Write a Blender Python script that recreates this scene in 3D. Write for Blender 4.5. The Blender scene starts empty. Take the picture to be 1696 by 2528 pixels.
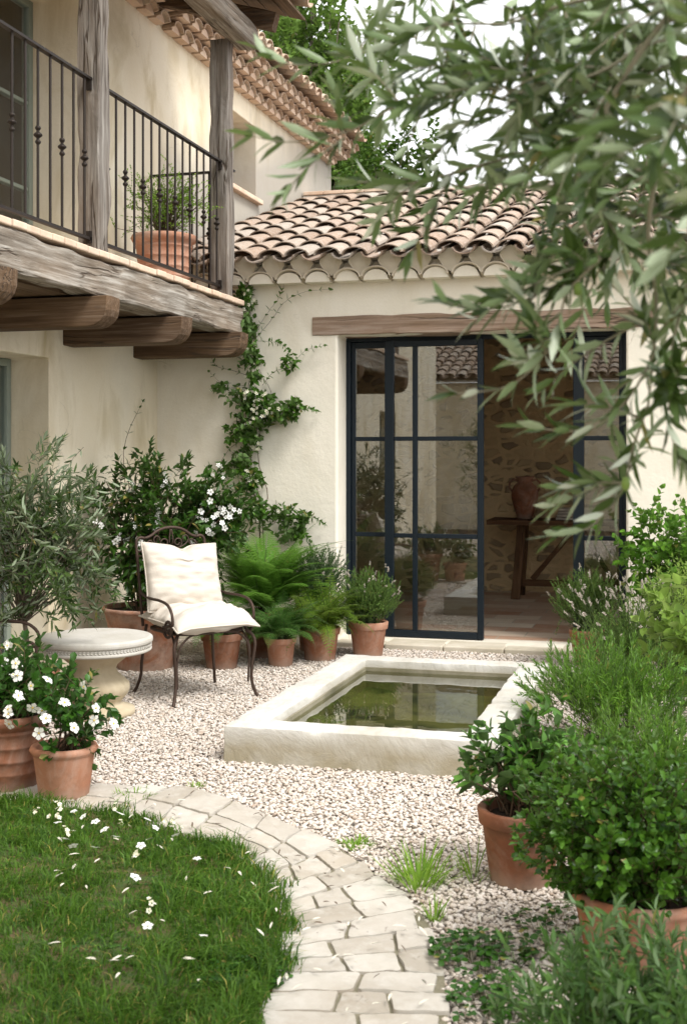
import bpy, bmesh, math, random
import numpy as np
from mathutils import Vector, Matrix, noise
R = math.radians
random.seed(7)
rng = np.random.default_rng(7)
S = bpy.context.scene
COL = S.collection

# ---------------------------------------------------------------- camera
cam_d = bpy.data.cameras.new('camera')
cam = bpy.data.objects.new('camera', cam_d); COL.objects.link(cam)
cam.location = (0, 0, 1.55)
cam.rotation_euler = (R(90), 0, R(15.5))
cam_d.sensor_fit = 'VERTICAL'; cam_d.sensor_height = 36.0
cam_d.lens = 36.0 * 3040 / 2528
cam_d.shift_y = -140 / 2528
cam_d.clip_end = 500; cam_d.clip_start = .05
cam_d.dof.use_dof = True
cam_d.dof.focus_distance = 7.6
cam_d.dof.aperture_fstop = 5.2
S.camera = cam

# ---------------------------------------------------------------- world and sun
W = bpy.data.worlds.new('World'); S.world = W; W.use_nodes = True
nt = W.node_tree; bg = nt.nodes['Background']
sky = nt.nodes.new('ShaderNodeTexSky'); sky.sky_type = 'NISHITA'; sky.sun_disc = False
sky.sun_elevation = R(54); sky.sun_rotation = R(118); sky.dust_density = 4.0; sky.air_density = 1.0
hs = nt.nodes.new('ShaderNodeHueSaturation'); hs.inputs['Saturation'].default_value = .22
nt.links.new(sky.outputs[0], hs.inputs['Color'])
# thin bright cloud over most of the sky
wc = nt.nodes.new('ShaderNodeTexCoord'); wn = nt.nodes.new('ShaderNodeTexNoise'); wn.inputs['Scale'].default_value = 2.2; wn.inputs['Detail'].default_value = 6
nt.links.new(wc.outputs['Generated'], wn.inputs['Vector'])
wr = nt.nodes.new('ShaderNodeValToRGB'); wr.color_ramp.elements[0].position = .3; wr.color_ramp.elements[0].color = (.68,) * 3 + (1,); wr.color_ramp.elements[1].position = .6; wr.color_ramp.elements[1].color = (.94,) * 3 + (1,)
nt.links.new(wn.outputs['Fac'], wr.inputs[0])
wm = nt.nodes.new('ShaderNodeMix'); wm.data_type = 'RGBA'; wm.inputs[7].default_value = (6.2, 6.25, 6.3, 1)
nt.links.new(wr.outputs[0], wm.inputs[0]); nt.links.new(hs.outputs[0], wm.inputs[6]); nt.links.new(wm.outputs[2], bg.inputs[0])
bg.inputs[1].default_value = .15
sun_d = bpy.data.lights.new('sun', 'SUN'); sun_d.energy = 1.7; sun_d.angle = R(20); sun_d.color = (1, .97, .93)
sun = bpy.data.objects.new('sun', sun_d); COL.objects.link(sun)
# sky sun_rotation is clockwise from +Y: direction to the sun = (sin r, cos r)
_e, _r = R(54), R(118)
sd = Vector((math.cos(_e) * math.sin(_r), math.cos(_e) * math.cos(_r), math.sin(_e)))
sun.rotation_euler = sd.to_track_quat('Z', 'Y').to_euler()
S.view_settings.view_transform = 'Standard'; S.view_settings.look = 'None'
S.view_settings.exposure = 1.17; S.view_settings.gamma = 1.0
S.render.engine = 'CYCLES'

# ---------------------------------------------------------------- helpers
def tag(o, label=None, cat=None, group=None, kind=None):
    if label: o['label'] = label
    if cat: o['category'] = cat
    if group: o['group'] = group
    if kind: o['kind'] = kind
    return o

def thing(name, label, cat, loc=(0, 0, 0), rz=0, group=None):
    o = bpy.data.objects.new(name, None); COL.objects.link(o)
    o.empty_display_size = .1
    o.location = loc; o.rotation_euler = (0, 0, rz)
    return tag(o, label, cat, group)

def wloc(o):
    v = Vector((0, 0, 0))
    while o is not None:
        v += o.location; o = o.parent
    return v

def link(name, me, mat, parent=None):
    o = bpy.data.objects.new(name, me); COL.objects.link(o)
    if mat is not None and not me.materials: me.materials.append(mat)
    if parent is not None: o.parent = parent
    return o

def bevel(o, w=.01, seg=2, ang=35):
    m = o.modifiers.new('bevel', 'BEVEL'); m.width = w; m.segments = seg
    m.limit_method = 'ANGLE'; m.angle_limit = R(ang)
    return o

def smooth(me):
    me.polygons.foreach_set('use_smooth', np.ones(len(me.polygons), dtype=bool)); me.update()

class MB:
    def __init__(s): s.v = []; s.f = []
    def add(s, vs, fs):
        n = len(s.v); s.v += [tuple(v) for v in vs]; s.f += [tuple(i + n for i in f) for f in fs]; return s
    def box(s, a, b):
        x0, y0, z0 = a; x1, y1, z1 = b
        return s.add([(x0,y0,z0),(x1,y0,z0),(x1,y1,z0),(x0,y1,z0),(x0,y0,z1),(x1,y0,z1),(x1,y1,z1),(x0,y1,z1)],
            [(0,3,2,1),(4,5,6,7),(0,1,5,4),(1,2,6,5),(2,3,7,6),(3,0,4,7)])
    def bar(s, p, q, w, h, up=(0, 0, 1)):
        p, q = Vector(p), Vector(q); d = (q - p).normalized(); u = Vector(up)
        sx = d.cross(u).normalized(); u = sx.cross(d)
        vs = [c + sx * a * w / 2 + u * b * h / 2 for c in (p, q) for a, b in ((-1,-1),(1,-1),(1,1),(-1,1))]
        return s.add(vs, [(0,1,2,3),(7,6,5,4),(0,4,5,1),(1,5,6,2),(2,6,7,3),(3,7,4,0)])
    def tube(s, pts, r, n=8, cap=True):
        pts = [Vector(p) for p in pts]; m = len(pts)
        rs = r if isinstance(r, (list, tuple)) else [r] * m
        base = len(s.v); prev = None
        for i, p in enumerate(pts):
            d = (pts[min(i + 1, m - 1)] - pts[max(i - 1, 0)])
            d = d.normalized() if d.length > 1e-9 else Vector((0, 0, 1))
            if prev is None:
                u = d.orthogonal().normalized()
            else:
                u = (prev - d * prev.dot(d))
                u = u.normalized() if u.length > 1e-6 else d.orthogonal().normalized()
            prev = u; w = d.cross(u)
            for k in range(n):
                a = 2 * math.pi * k / n
                s.v.append(tuple(p + (u * math.cos(a) + w * math.sin(a)) * rs[i]))
        for i in range(m - 1):
            for k in range(n):
                a = base + i * n + k; b = base + i * n + (k + 1) % n
                s.f.append((a, b, b + n, a + n))
        if cap:
            s.f.append(tuple(base + k for k in reversed(range(n))))
            s.f.append(tuple(base + (m - 1) * n + k for k in range(n)))
        return s
    def lathe(s, prof, c=(0, 0, 0), n=40, rfn=None):
        base = len(s.v); cx, cy, cz = c
        for j, (r, z) in enumerate(prof):
            for k in range(n):
                a = 2 * math.pi * k / n; rr = r * (rfn(a, z) if rfn else 1)
                s.v.append((cx + rr * math.cos(a), cy + rr * math.sin(a), cz + z))
        for j in range(len(prof) - 1):
            for k in range(n):
                a = base + j * n + k; b = base + j * n + (k + 1) % n
                s.f.append((a, b, b + n, a + n))
        return s
    def build(s, name, mat, parent=None, local=False, sm=False):
        off = Vector((0, 0, 0)) if (local or parent is None) else wloc(parent)
        me = bpy.data.meshes.new(name)
        me.from_pydata([(v[0] - off[0], v[1] - off[1], v[2] - off[2]) for v in s.v], [], s.f)
        me.update()
        if sm: smooth(me)
        return link(name, me, mat, parent)

def arr_mesh(name, V, F3=None, F4=None, mat=None, parent=None, local=False, sm=False):
    off = np.zeros(3) if (local or parent is None) else np.array(wloc(parent))
    V = np.asarray(V, dtype=np.float32) - off.astype(np.float32)
    me = bpy.data.meshes.new(name)
    me.vertices.add(len(V)); me.vertices.foreach_set('co', V.ravel())
    loops = []; starts = []; tot = []
    n = 0
    if F3 is not None and len(F3):
        F3 = np.asarray(F3, dtype=np.int32); loops.append(F3.ravel()); starts.append(np.arange(len(F3)) * 3 + n)
        n += F3.size; tot.append(np.full(len(F3), 3))
    if F4 is not None and len(F4):
        F4 = np.asarray(F4, dtype=np.int32); loops.append(F4.ravel()); starts.append(np.arange(len(F4)) * 4 + n)
        n += F4.size; tot.append(np.full(len(F4), 4))
    L = np.concatenate(loops).astype(np.int32); st = np.concatenate(starts).astype(np.int32)
    me.loops.add(len(L)); me.loops.foreach_set('vertex_index', L)
    me.polygons.add(len(st)); me.polygons.foreach_set('loop_start', st)
    me.polygons.foreach_set('loop_total', np.concatenate(tot).astype(np.int32))
    me.update(calc_edges=True); me.validate()
    if sm: smooth(me)
    return link(name, me, mat, parent)

def nrm(a): return a / np.maximum(np.linalg.norm(a, axis=-1, keepdims=True), 1e-9)

# leaves: P base, D direction, N upper-side normal; rows of (t, half-width share)
ROWS = {'lance': ((.22, .8), (.6, .85)), 'ovate': ((.3, .95), (.68, .72)), 'obov': ((.35, .7), (.72, .98))}
class Leaves:
    def __init__(s): s.V = []; s.F3 = []; s.F4 = []; s.n = 0
    def add(s, P, D, N, L, Wd, kind='lance', curl=.12, fold=.18):
        P = np.atleast_2d(P); n = len(P)
        if n == 0: return s
        D = nrm(np.broadcast_to(D, P.shape)); N = np.broadcast_to(N, P.shape)
        Sx = nrm(np.cross(D, N)); U = np.cross(Sx, D)
        L = np.broadcast_to(L, (n,))[:, None]; Wd = np.broadcast_to(Wd, (n,))[:, None] * .5
        cu = (curl * rng.uniform(.2, 1.8, (n, 1)))
        i0 = s.n + np.arange(n)[:, None]
        if kind == 'simple':
            vs = [P, P + D * L * .45 - Sx * Wd + U * Wd * fold * 2, P + D * L * .45 + Sx * Wd + U * Wd * fold * 2, P + D * L - U * cu * L]
            s.V.append(np.stack(vs, 1).reshape(-1, 3)); b = s.n + np.arange(n)[:, None] * 4
            s.F3.append(np.concatenate([b + [0, 3, 1], b + [0, 2, 3]])); s.n += 4 * n
            return s
        vs = [P]
        for t, w in ROWS[kind]:
            c = P + D * L * t - U * cu * L * t * t
            vs += [c - Sx * Wd * w + U * Wd * w * fold * 2, c, c + Sx * Wd * w + U * Wd * w * fold * 2]
        vs.append(P + D * L - U * cu * L)
        s.V.append(np.stack(vs, 1).reshape(-1, 3)); b = s.n + np.arange(n)[:, None] * 8
        s.F3.append(np.concatenate([b + [0, 2, 1], b + [0, 3, 2], b + [4, 5, 7], b + [5, 6, 7]]))
        s.F4.append(np.concatenate([b + [1, 2, 5, 4], b + [2, 3, 6, 5]]))
        s.n += 8 * n
        return s
    def build(s, name, mat, parent=None, local=False):
        return arr_mesh(name, np.concatenate(s.V), np.concatenate(s.F3), np.concatenate(s.F4) if s.F4 else None, mat, parent, local, sm=False)

def add_flowers(lv, P, N, size, petals=5, wide=.55, rec=.25):
    P = np.atleast_2d(P); n = len(P); N = nrm(np.broadcast_to(N, P.shape))
    a = nrm(np.cross(N, rng.normal(size=(n, 3)))); b = np.cross(N, a)
    sz = size * rng.uniform(.8, 1.15, n)
    for k in range(petals):
        t = 2 * math.pi * k / petals
        d = a * math.cos(t) + b * math.sin(t)
        lv.add(P + d * (sz * .06)[:, None], nrm(d + N * rec), N, sz * .5, sz * wide, 'obov', curl=.15, fold=.08)

class Twigs:                     # many thin stems as one mesh
    def __init__(s): s.V = []; s.F = []; s.n = 0
    def add(s, PL, r0, r1, k=4):
        PL = np.asarray(PL, dtype=float)
        if PL.ndim == 2: PL = PL[None]
        n, m, _ = PL.shape
        T = nrm(np.gradient(PL, axis=1)); ref = np.where(np.abs(T[..., 2:3]) > .8, [[[1., 0, 0]]], [[[0, 0, 1.]]])
        A = nrm(np.cross(T, ref)); B = np.cross(T, A)
        rad = np.linspace(0, 1, m)[None, :, None]; rad = np.broadcast_to(np.asarray(r0, dtype=float).reshape(-1, 1, 1), (n, m, 1)) * (1 - rad) + r1 * rad
        ang = np.arange(k) * 2 * math.pi / k
        V = PL[:, :, None, :] + rad[..., None] * (A[:, :, None, :] * np.cos(ang)[None, None, :, None] + B[:, :, None, :] * np.sin(ang)[None, None, :, None])
        s.V.append(V.reshape(-1, 3))
        idx = s.n + np.arange(n * m * k).reshape(n, m, k)
        a = idx[:, :-1, :]; b = np.roll(idx, -1, 2)[:, :-1, :]; c = np.roll(idx, -1, 2)[:, 1:, :]; d = idx[:, 1:, :]
        s.F.append(np.stack([a, b, c, d], -1).reshape(-1, 4)); s.n += n * m * k
        return s
    def build(s, name, mat, parent=None, local=False):
        return arr_mesh(name, np.concatenate(s.V), None, np.concatenate(s.F), mat, parent, local, sm=True)

def lump(d, f=2.2, seed=0.0):
    return np.array([noise.noise(Vector((float(x) * f + seed, float(y) * f, float(z) * f))) for x, y, z in d])

def make_twigs(c, rad, n, tl, up=.4, out=1.0, jit=.5, droop=0., rmin=.15, rmax=.95, lumpy=.35, seed=0., zmin=-1., m=5):
    """n curved twigs whose tips fill a lumpy ellipsoid"""
    d = nrm(rng.normal(size=(n * 3, 3))); d = d[d[:, 2] > zmin][:n]; n = len(d)
    k = rmin + (rmax - rmin) * rng.random(n) ** .55
    k = k * (1 + lumpy * lump(d, 2.4, seed) * 1.6)
    tip = np.array(c) + d * np.array(rad) * k[:, None]
    dr = nrm(d * out * np.array([1, 1, .8]) + np.array([0, 0, up]) + rng.normal(size=(n, 3)) * jit)
    L = tl * rng.uniform(.6, 1.25, n)
    t = np.linspace(0, 1, m)[None, :, None]
    base = tip - dr * L[:, None]
    PL = base[:, None, :] + dr[:, None, :] * L[:, None, None] * t
    PL = PL + np.array([0, 0, -1.]) * (droop * L)[:, None, None] * t ** 2
    side = nrm(rng.normal(size=(n, 3)))[:, None, :]
    PL = PL + side * (L * .08)[:, None, None] * np.sin(t * math.pi)
    return PL

def leaf_twigs(lv, PL, nodes, L, Wd, kind='lance', ang=45, t0=.12, per=2, curl=.12, fold=.18, tip=True, upn=.6, jit=.18, lt=.35):
    n, m, _ = PL.shape
    T = nrm(np.gradient(PL, axis=1))
    tw = rng.uniform(0, math.pi, n)
    for i in range(nodes):
        t = t0 + (1 - t0) * (i + rng.uniform(-.3, .3)) / max(nodes - 1, 1); t = min(max(t, 0), 1)
        f = t * (m - 1); a = min(int(f), m - 2); f -= a
        P = PL[:, a] * (1 - f) + PL[:, a + 1] * f; Ti = T[:, a]
        ref = np.where(np.abs(Ti[:, 2:3]) > .9, [[1., 0, 0]], [[0, 0, 1.]])
        A = nrm(np.cross(Ti, ref)); B = np.cross(Ti, A)
        for j in range(per):
            ph = tw + i * (math.pi / 2 if per == 2 else 2.4) + j * 2 * math.pi / per
            side = A * np.cos(ph)[:, None] + B * np.sin(ph)[:, None]
            al = np.radians(ang) * (1 - .35 * t) * rng.uniform(.7, 1.25, n)
            D = Ti * np.cos(al)[:, None] + side * np.sin(al)[:, None] + rng.normal(size=(n, 3)) * jit
            N = Ti * .7 - side * .4 + np.array([0, 0, upn])
            sz = L * rng.uniform(.7, 1.2, n) * (1 - lt * abs(2 * t - 1) ** 2)
            lv.add(P, D, N, sz, Wd * rng.uniform(.8, 1.15, n), kind, curl, fold)
    if tip: lv.add(PL[:, -1], T[:, -1] + rng.normal(size=(n, 3)) * .1, np.array([.1, .1, 1.]) + rng.normal(size=(n, 3)) * .5, L * .85, Wd, kind, curl, fold)

def spline(pts, n):
    pts = [np.array(p, dtype=float) for p in pts]; out = []
    P = [2 * pts[0] - pts[1]] + pts + [2 * pts[-1] - pts[-2]]
    m = len(pts) - 1
    for i in range(n):
        u = i / (n - 1) * m; k = min(int(u), m - 1); t = u - k
        a, b, c, d = P[k], P[k + 1], P[k + 2], P[k + 3]
        out.append(.5 * (2 * b + (c - a) * t + (2 * a - 5 * b + 4 * c - d) * t * t + (3 * b - a - 3 * c + d) * t ** 3))
    return np.array(out)

def in_poly(x, y, poly):
    ins = np.zeros(len(x), bool); j = len(poly) - 1
    for i in range(len(poly)):
        xi, yi = poly[i]; xj, yj = poly[j]
        c = ((yi > y) != (yj > y)) & (x < (xj - xi) * (y - yi) / (yj - yi + 1e-12) + xi)
        ins ^= c; j = i
    return ins

# ---------------------------------------------------------------- materials
class NB:
    def __init__(s, name):
        s.m = bpy.data.materials.new(name); s.m.use_nodes = True; s.t = s.m.node_tree
        s.b = s.t.nodes['Principled BSDF']; s.out = s.t.nodes['Material Output']
        s.co = s.t.nodes.new('ShaderNodeTexCoord').outputs['Object']
    def n(s, typ, ins=None, **kw):
        q = s.t.nodes.new(typ)
        for k, v in kw.items(): setattr(q, k, v)
        for k, v in (ins or {}).items():
            if hasattr(v, 'is_output'): s.t.links.new(v, q.inputs[k])
            else: q.inputs[k].default_value = v
        return q
    def map(s, sc, co=None, rot=(0, 0, 0)):
        return s.n('ShaderNodeMapping', {'Vector': co or s.co, 'Scale': sc if isinstance(sc, tuple) else (sc,) * 3, 'Rotation': rot}).outputs[0]
    def noise(s, scale=5., detail=6., rough=.55, vec=None, dist=0.):
        return s.n('ShaderNodeTexNoise', {'Vector': vec or s.co, 'Scale': scale, 'Detail': detail, 'Roughness': rough, 'Distortion': dist}).outputs['Fac']
    def ramp(s, fac, stops):
        q = s.n('ShaderNodeValToRGB', {'Fac': fac}); e = q.color_ramp.elements
        while len(e) < len(stops): e.new(.5)
        for x, (p, c) in zip(e, stops):
            x.position = p; x.color = (c, c, c, 1) if isinstance(c, (int, float)) else (*c, 1)
        return q.outputs['Color']
    def mix(s, fac, a, b, mode='MIX'):
        q = s.n('ShaderNodeMix', data_type='RGBA', blend_type=mode)
        for k, v in ((0, fac), (6, a), (7, b)):
            if hasattr(v, 'is_output'): s.t.links.new(v, q.inputs[k])
            elif k == 0: q.inputs[0].default_value = v
            else: q.inputs[k].default_value = (*v, 1) if len(v) == 3 else v
        return q.outputs[2]
    def mth(s, op, a, b=0.):
        q = s.n('ShaderNodeMath', operation=op)
        for k, v in ((0, a), (1, b)):
            if hasattr(v, 'is_output'): s.t.links.new(v, q.inputs[k])
            else: q.inputs[k].default_value = v
        return q.outputs[0]
    def rnd(s): return s.n('ShaderNodeNewGeometry').outputs['Random Per Island']
    def set(s, color=None, rough=None, bump=None, bs=.3, bd=.01, **kw):
        if color is not None:
            if hasattr(color, 'is_output'): s.t.links.new(color, s.b.inputs['Base Color'])
            else: s.b.inputs['Base Color'].default_value = (*color, 1)
        if rough is not None:
            if hasattr(rough, 'is_output'): s.t.links.new(rough, s.b.inputs['Roughness'])
            else: s.b.inputs['Roughness'].default_value = rough
        if bump is not None:
            q = s.n('ShaderNodeBump', {'Height': bump, 'Strength': bs, 'Distance': bd})
            s.t.links.new(q.outputs[0], s.b.inputs['Normal'])
        s.b.inputs['Specular IOR Level'].default_value = .22
        for k, v in kw.items(): s.b.inputs[k.replace('_', ' ')].default_value = v
        return s.m

def m_stucco(name, c1=(.80, .735, .60), c2=(.67, .585, .42), streak=.35, low=0.):
    b = NB(name)
    big = b.ramp(b.noise(.9, 5, .6), [(.38, 0), (.68, 1)])
    col = b.mix(b.mth('MULTIPLY', big, .55), c1, c2)
    st = b.ramp(b.noise(1.0, 7, .62, vec=b.map((2.3, 2.3, .95)), dist=.8), [(.48, 0), (.74, 1)])
    col = b.mix(b.mth('MULTIPLY', st, streak), col, (.50, .40, .22))
    gr = b.ramp(b.noise(.7, 8, .7, vec=b.map((1.5, 1.5, 1.0))), [(.55, 0), (.8, 1)])
    col = b.mix(b.mth('MULTIPLY', gr, .22), col, (.52, .50, .42))
    fine = b.noise(70, 5, .6)
    col = b.mix(.12, col, b.ramp(fine, [(.3, .45), (.7, .9)]), 'MULTIPLY')
    hc = b.n('ShaderNodeTexVoronoi', {'Vector': b.n('ShaderNodeVectorMath', {0: b.map((.9, .9, .9)), 1: b.n('ShaderNodeVectorMath', {0: b.n('ShaderNodeTexNoise', {'Vector': b.co, 'Scale': 2.2, 'Detail': 6.}).outputs['Color'], 'Scale': .9}, operation='SCALE').outputs[0]}, operation='ADD').outputs[0], 'Scale': 1.}, feature='DISTANCE_TO_EDGE').outputs['Distance']
    hc = b.mth('MULTIPLY', b.ramp(hc, [(0, 1), (.006, 0)]), b.ramp(b.noise(1.1, 2), [(.55, 0), (.62, 1)]))
    col = b.mix(b.mth('MULTIPLY', hc, .5), col, (.40, .34, .25))
    # grey weather stains low on the roof junction and along the foot
    sep = b.n('ShaderNodeSeparateXYZ', {0: b.co}).outputs['Z']
    foot = b.mth('SUBTRACT', 1.0, b.mth('DIVIDE', sep, .5)); foot = b.mth('MAXIMUM', foot, 0.)
    col = b.mix(b.mth('MULTIPLY', b.mth('MULTIPLY', foot, b.noise(9, 6)), .8), col, (.42, .38, .30))
    if low:     # grey weathering above the low roof
        xy = b.n('ShaderNodeSeparateXYZ', {0: b.co})
        line = b.mth('ADD', 3.62, b.mth('MULTIPLY', b.mth('SUBTRACT', xy.outputs['Y'], 3.45), .32))
        d_ = b.mth('SUBTRACT', 1., b.mth('DIVIDE', b.mth('SUBTRACT', sep, line), b.mth('ADD', .15, b.mth('MULTIPLY', b.noise(1, 6, .7, vec=b.map((2, 6, 1.4))), 1.0))))
        d_ = b.mth('MULTIPLY', b.mth('MINIMUM', b.mth('MAXIMUM', d_, 0.), 1.), b.mth('GREATER_THAN', xy.outputs['Y'], 3.72))
        col = b.mix(b.mth('MULTIPLY', d_, .85), col, (.30, .28, .25))
    h = b.mth('ADD', b.mth('MULTIPLY', b.noise(3.0, 3), 1.5), b.mth('MULTIPLY', b.noise(38, 6, .6), .35))
    return b.set(col, .92, h, .35, .02)

def m_wood(name, axis=1, c=((.06, .045, .033), (.22, .19, .155), (.48, .455, .41)), dark=(.07, .05, .035), bs=.6, warm=.26):
    b = NB(name)
    def sc(al, ac): v = [ac] * 3; v[axis] = al; return tuple(v)
    g = b.noise(1, 8, .65, vec=b.map(sc(1.6, 42)), dist=.12)
    col = b.ramp(g, [(.28, c[0]), (.5, c[1]), (.72, c[2])])
    wv = b.noise(1, 4, .6, vec=b.map(sc(1.3, 4)))
    col = b.mix(b.mth('MULTIPLY', b.ramp(wv, [(.42, 0), (.66, 1)]), warm), col, (.27, .165, .085))
    cr = b.noise(1, 3, .5, vec=b.map(sc(1.1, 14)), dist=.35)
    crack = b.ramp(b.mth('ABSOLUTE', b.mth('SUBTRACT', cr, .5)), [(.0, 1), (.03, 0)])
    crack = b.mth('MULTIPLY', crack, b.ramp(b.noise(1, 2, vec=b.map(sc(1.6, 2.2))), [(.48, 0), (.56, 1)]))
    col = b.mix(crack, col, dark)
    kn = b.ramp(b.n('ShaderNodeTexVoronoi', {'Vector': b.map(sc(2.2, 4.5)), 'Scale': 1.}).outputs['Distance'], [(.03, 1), (.07, 0)])
    col = b.mix(b.mth('MULTIPLY', kn, .35), col, dark)
    h = b.mth('SUBTRACT', b.mth('ADD', g, b.mth('MULTIPLY', b.noise(1, 4, vec=b.map(sc(5, 90))), .4)), b.mth('MULTIPLY', crack, 2.2))
    return b.set(col, .85, h, bs, .006)

def m_terra(name, c1=(.43, .17, .085), c2=(.56, .27, .15), white=.55, dirt=.45):
    b = NB(name)
    col = b.mix(b.ramp(b.noise(5, 6), [(.35, 0), (.65, 1)]), c1, c2)
    w = b.ramp(b.noise(4.5, 8, .68, dist=.8), [(.43, 0), (.66, 1)])
    col = b.mix(b.mth('MULTIPLY', w, white), col, (.56, .47, .40))
    dk = b.ramp(b.noise(9, 8, .7), [(.47, 0), (.66, 1)])
    col = b.mix(b.mth('MULTIPLY', dk, dirt), col, (.09, .055, .035))
    z = b.n('ShaderNodeSeparateXYZ', {0: b.co}).outputs['Z']
    ft = b.mth('MAXIMUM', b.mth('SUBTRACT', 1., b.mth('DIVIDE', z, .07)), 0.)
    col = b.mix(b.mth('MULTIPLY', ft, .5), col, (.40, .33, .27))
    return b.set(col, .82, b.mth('ADD', b.noise(14, 5), b.mth('MULTIPLY', b.noise(90, 3), .4)), .25, .006)

def m_tile(name, c=((.31, .215, .155), (.36, .275, .21), (.23, .155, .108), (.36, .31, .26))):
    b = NB(name); r = b.rnd()
    col = b.ramp(r, [(0, c[2]), (.3, c[0]), (.65, c[1]), (1, c[3])])
    b2 = b.ramp(b.noise(2.6, 6, .6), [(.4, 0), (.65, 1)])
    col = b.mix(b.mth('MULTIPLY', b2, .4), col, (.34, .29, .245))
    sp = b.ramp(b.noise(55, 6, .7), [(.5, 0), (.6, 1)])
    col = b.mix(b.mth('MULTIPLY', sp, .5), col, (.47, .44, .395))
    dk = b.ramp(b.noise(28, 7, .72), [(.52, 0), (.68, 1)])
    col = b.mix(b.mth('MULTIPLY', dk, .4), col, (.12, .09, .07))
    return b.set(col, .9, b.noise(50, 6, .7), .5, .006)

def m_stone(name, c1=(.68, .65, .58), c2=(.50, .46, .38), stain=(.33, .29, .19), st=.5, bs=.5, chisel=False, pits=0.):
    b = NB(name)
    col = b.mix(b.ramp(b.noise(3, 8, .6), [(.35, 0), (.7, 1)]), c1, c2)
    s2 = b.ramp(b.noise(1.7, 8, .66, dist=.5), [(.5, 0), (.72, 1)])
    col = b.mix(b.mth('MULTIPLY', s2, st), col, stain)
    h = b.mth('ADD', b.mth('MULTIPLY', b.noise(6, 6), .8), b.mth('MULTIPLY', b.noise(60, 6, .7), .35))
    if chisel:
        cells = b.n('ShaderNodeTexVoronoi', {'Vector': b.map((5, 5, 7)), 'Scale': 1.}).outputs['Color']
        ang = b.mth('MULTIPLY', b.n('ShaderNodeSeparateXYZ', {0: cells}).outputs['X'], 1.6)
        v = b.n('ShaderNodeVectorRotate', {'Vector': b.co, 'Axis': (0, 1, 0), 'Angle': ang}, rotation_type='AXIS_ANGLE').outputs[0]
        w = b.noise(1, 3, .5, vec=b.map((46, 9, 14), v))
        h = b.mth('ADD', h, b.mth('MULTIPLY', w, .5))
        col = b.mix(b.mth('MULTIPLY', b.ramp(w, [(.35, 1), (.5, 0)]), .22), col, (.34, .30, .23))
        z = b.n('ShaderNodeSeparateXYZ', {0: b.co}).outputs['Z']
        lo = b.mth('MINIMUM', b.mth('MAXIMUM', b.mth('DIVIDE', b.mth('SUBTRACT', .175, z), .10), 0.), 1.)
        col = b.mix(b.mth('MULTIPLY', lo, b.ramp(b.noise(5, 6), [(.3, .35), (.6, .95)])), col, (.31, .27, .185))  # sides darken downward: shade and mossy staining put into the colour
    if pits:
        p = b.ramp(b.noise(22, 5, .6), [(.33, 1), (.40, 0)])
        col = b.mix(b.mth('MULTIPLY', p, pits), col, (.12, .10, .08)); h = b.mth('SUBTRACT', h, p)
    return b.set(col, .88, h, bs, .008)

def m_leaf(name, c1, c2, under=None, rough=.42, tr=.25, tc=None, spec=.16):
    k = .62 if 'petal' not in name and 'dry' not in name and 'lavender' != name[-8:] else 1.
    if name in ('olive_leaf', 'olive_leaf_grey'): k = .52
    elif name in ('bright_leaf', 'lime_leaf', 'fern_leaf', 'yellow_fern_leaf', 'dark_fern_leaf'): k = .8
    elif k < 1: k = .88
    if k != 1.: c1 = (c1[0], c1[1], c1[2] * .6); c2 = (c2[0] * 1.05, c2[1] * 1.08, c2[2] * .6)
    c1 = tuple(x * k for x in c1); c2 = tuple(x * k for x in c2); under = (tuple(x * .75 for x in under) if name != 'olive_leaf' else under) if under else None
    tc = tuple(x * max(k, .7) for x in tc) if tc else None
    b = NB(name); r = b.rnd()
    col = b.ramp(r, [(0, c1), (.85, c2), (1., tuple(min(1, x * 1.5 + .02) for x in c2))])
    col = b.mix(b.mth('MULTIPLY', b.ramp(b.noise(5.5, 3), [(.42, 0), (.62, 1)]), .0 if 'olive' in name else .28), col, tuple(x * 1.15 for x in c2))
    col = b.mix(b.mth('MULTIPLY', b.noise(30, 3), .25), col, tuple(x * .6 for x in c1))
    col = b.mix(b.mth('MULTIPLY', b.mth('GREATER_THAN', b.mth('FRACT', b.mth('MULTIPLY', r, 37.)), .975), .7), col, (.26, .20, .06))
    if under is not None:
        bf = b.n('ShaderNodeNewGeometry').outputs['Backfacing']
        un = b.ramp(b.mth('FRACT', b.mth('MULTIPLY', r, 53.)), [(0, (.07, .12, .035)), (.45, (.17, .235, .105)), (.8, (.32, .38, .25)), (1, (.58, .62, .52))]) if name == 'olive_leaf' else under
        col = b.mix(bf, col, un)
    b.set(col, rough + .02); b.b.inputs['Specular IOR Level'].default_value = spec
    t = b.n('ShaderNodeBsdfTranslucent', {'Color': (*(tc or tuple(min(1, x * 2.2) for x in c2)), 1)})
    mx = b.n('ShaderNodeMixShader', {0: tr}); b.t.links.new(b.b.outputs[0], mx.inputs[1]); b.t.links.new(t.outputs[0], mx.inputs[2])
    b.t.links.new(mx.outputs[0], b.out.inputs[0])
    return b.m

def m_plain(name, c, rough=.6, metal=0., nz=None, bs=.2, bd=.004, **kw):
    b = NB(name)
    col = b.mix(b.mth('MULTIPLY', b.noise(nz or 12, 6), .5), c, tuple(x * .6 for x in c))
    return b.set(col, rough, b.noise((nz or 12) * 5, 5), bs, bd, Metallic=metal, **kw)

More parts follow.
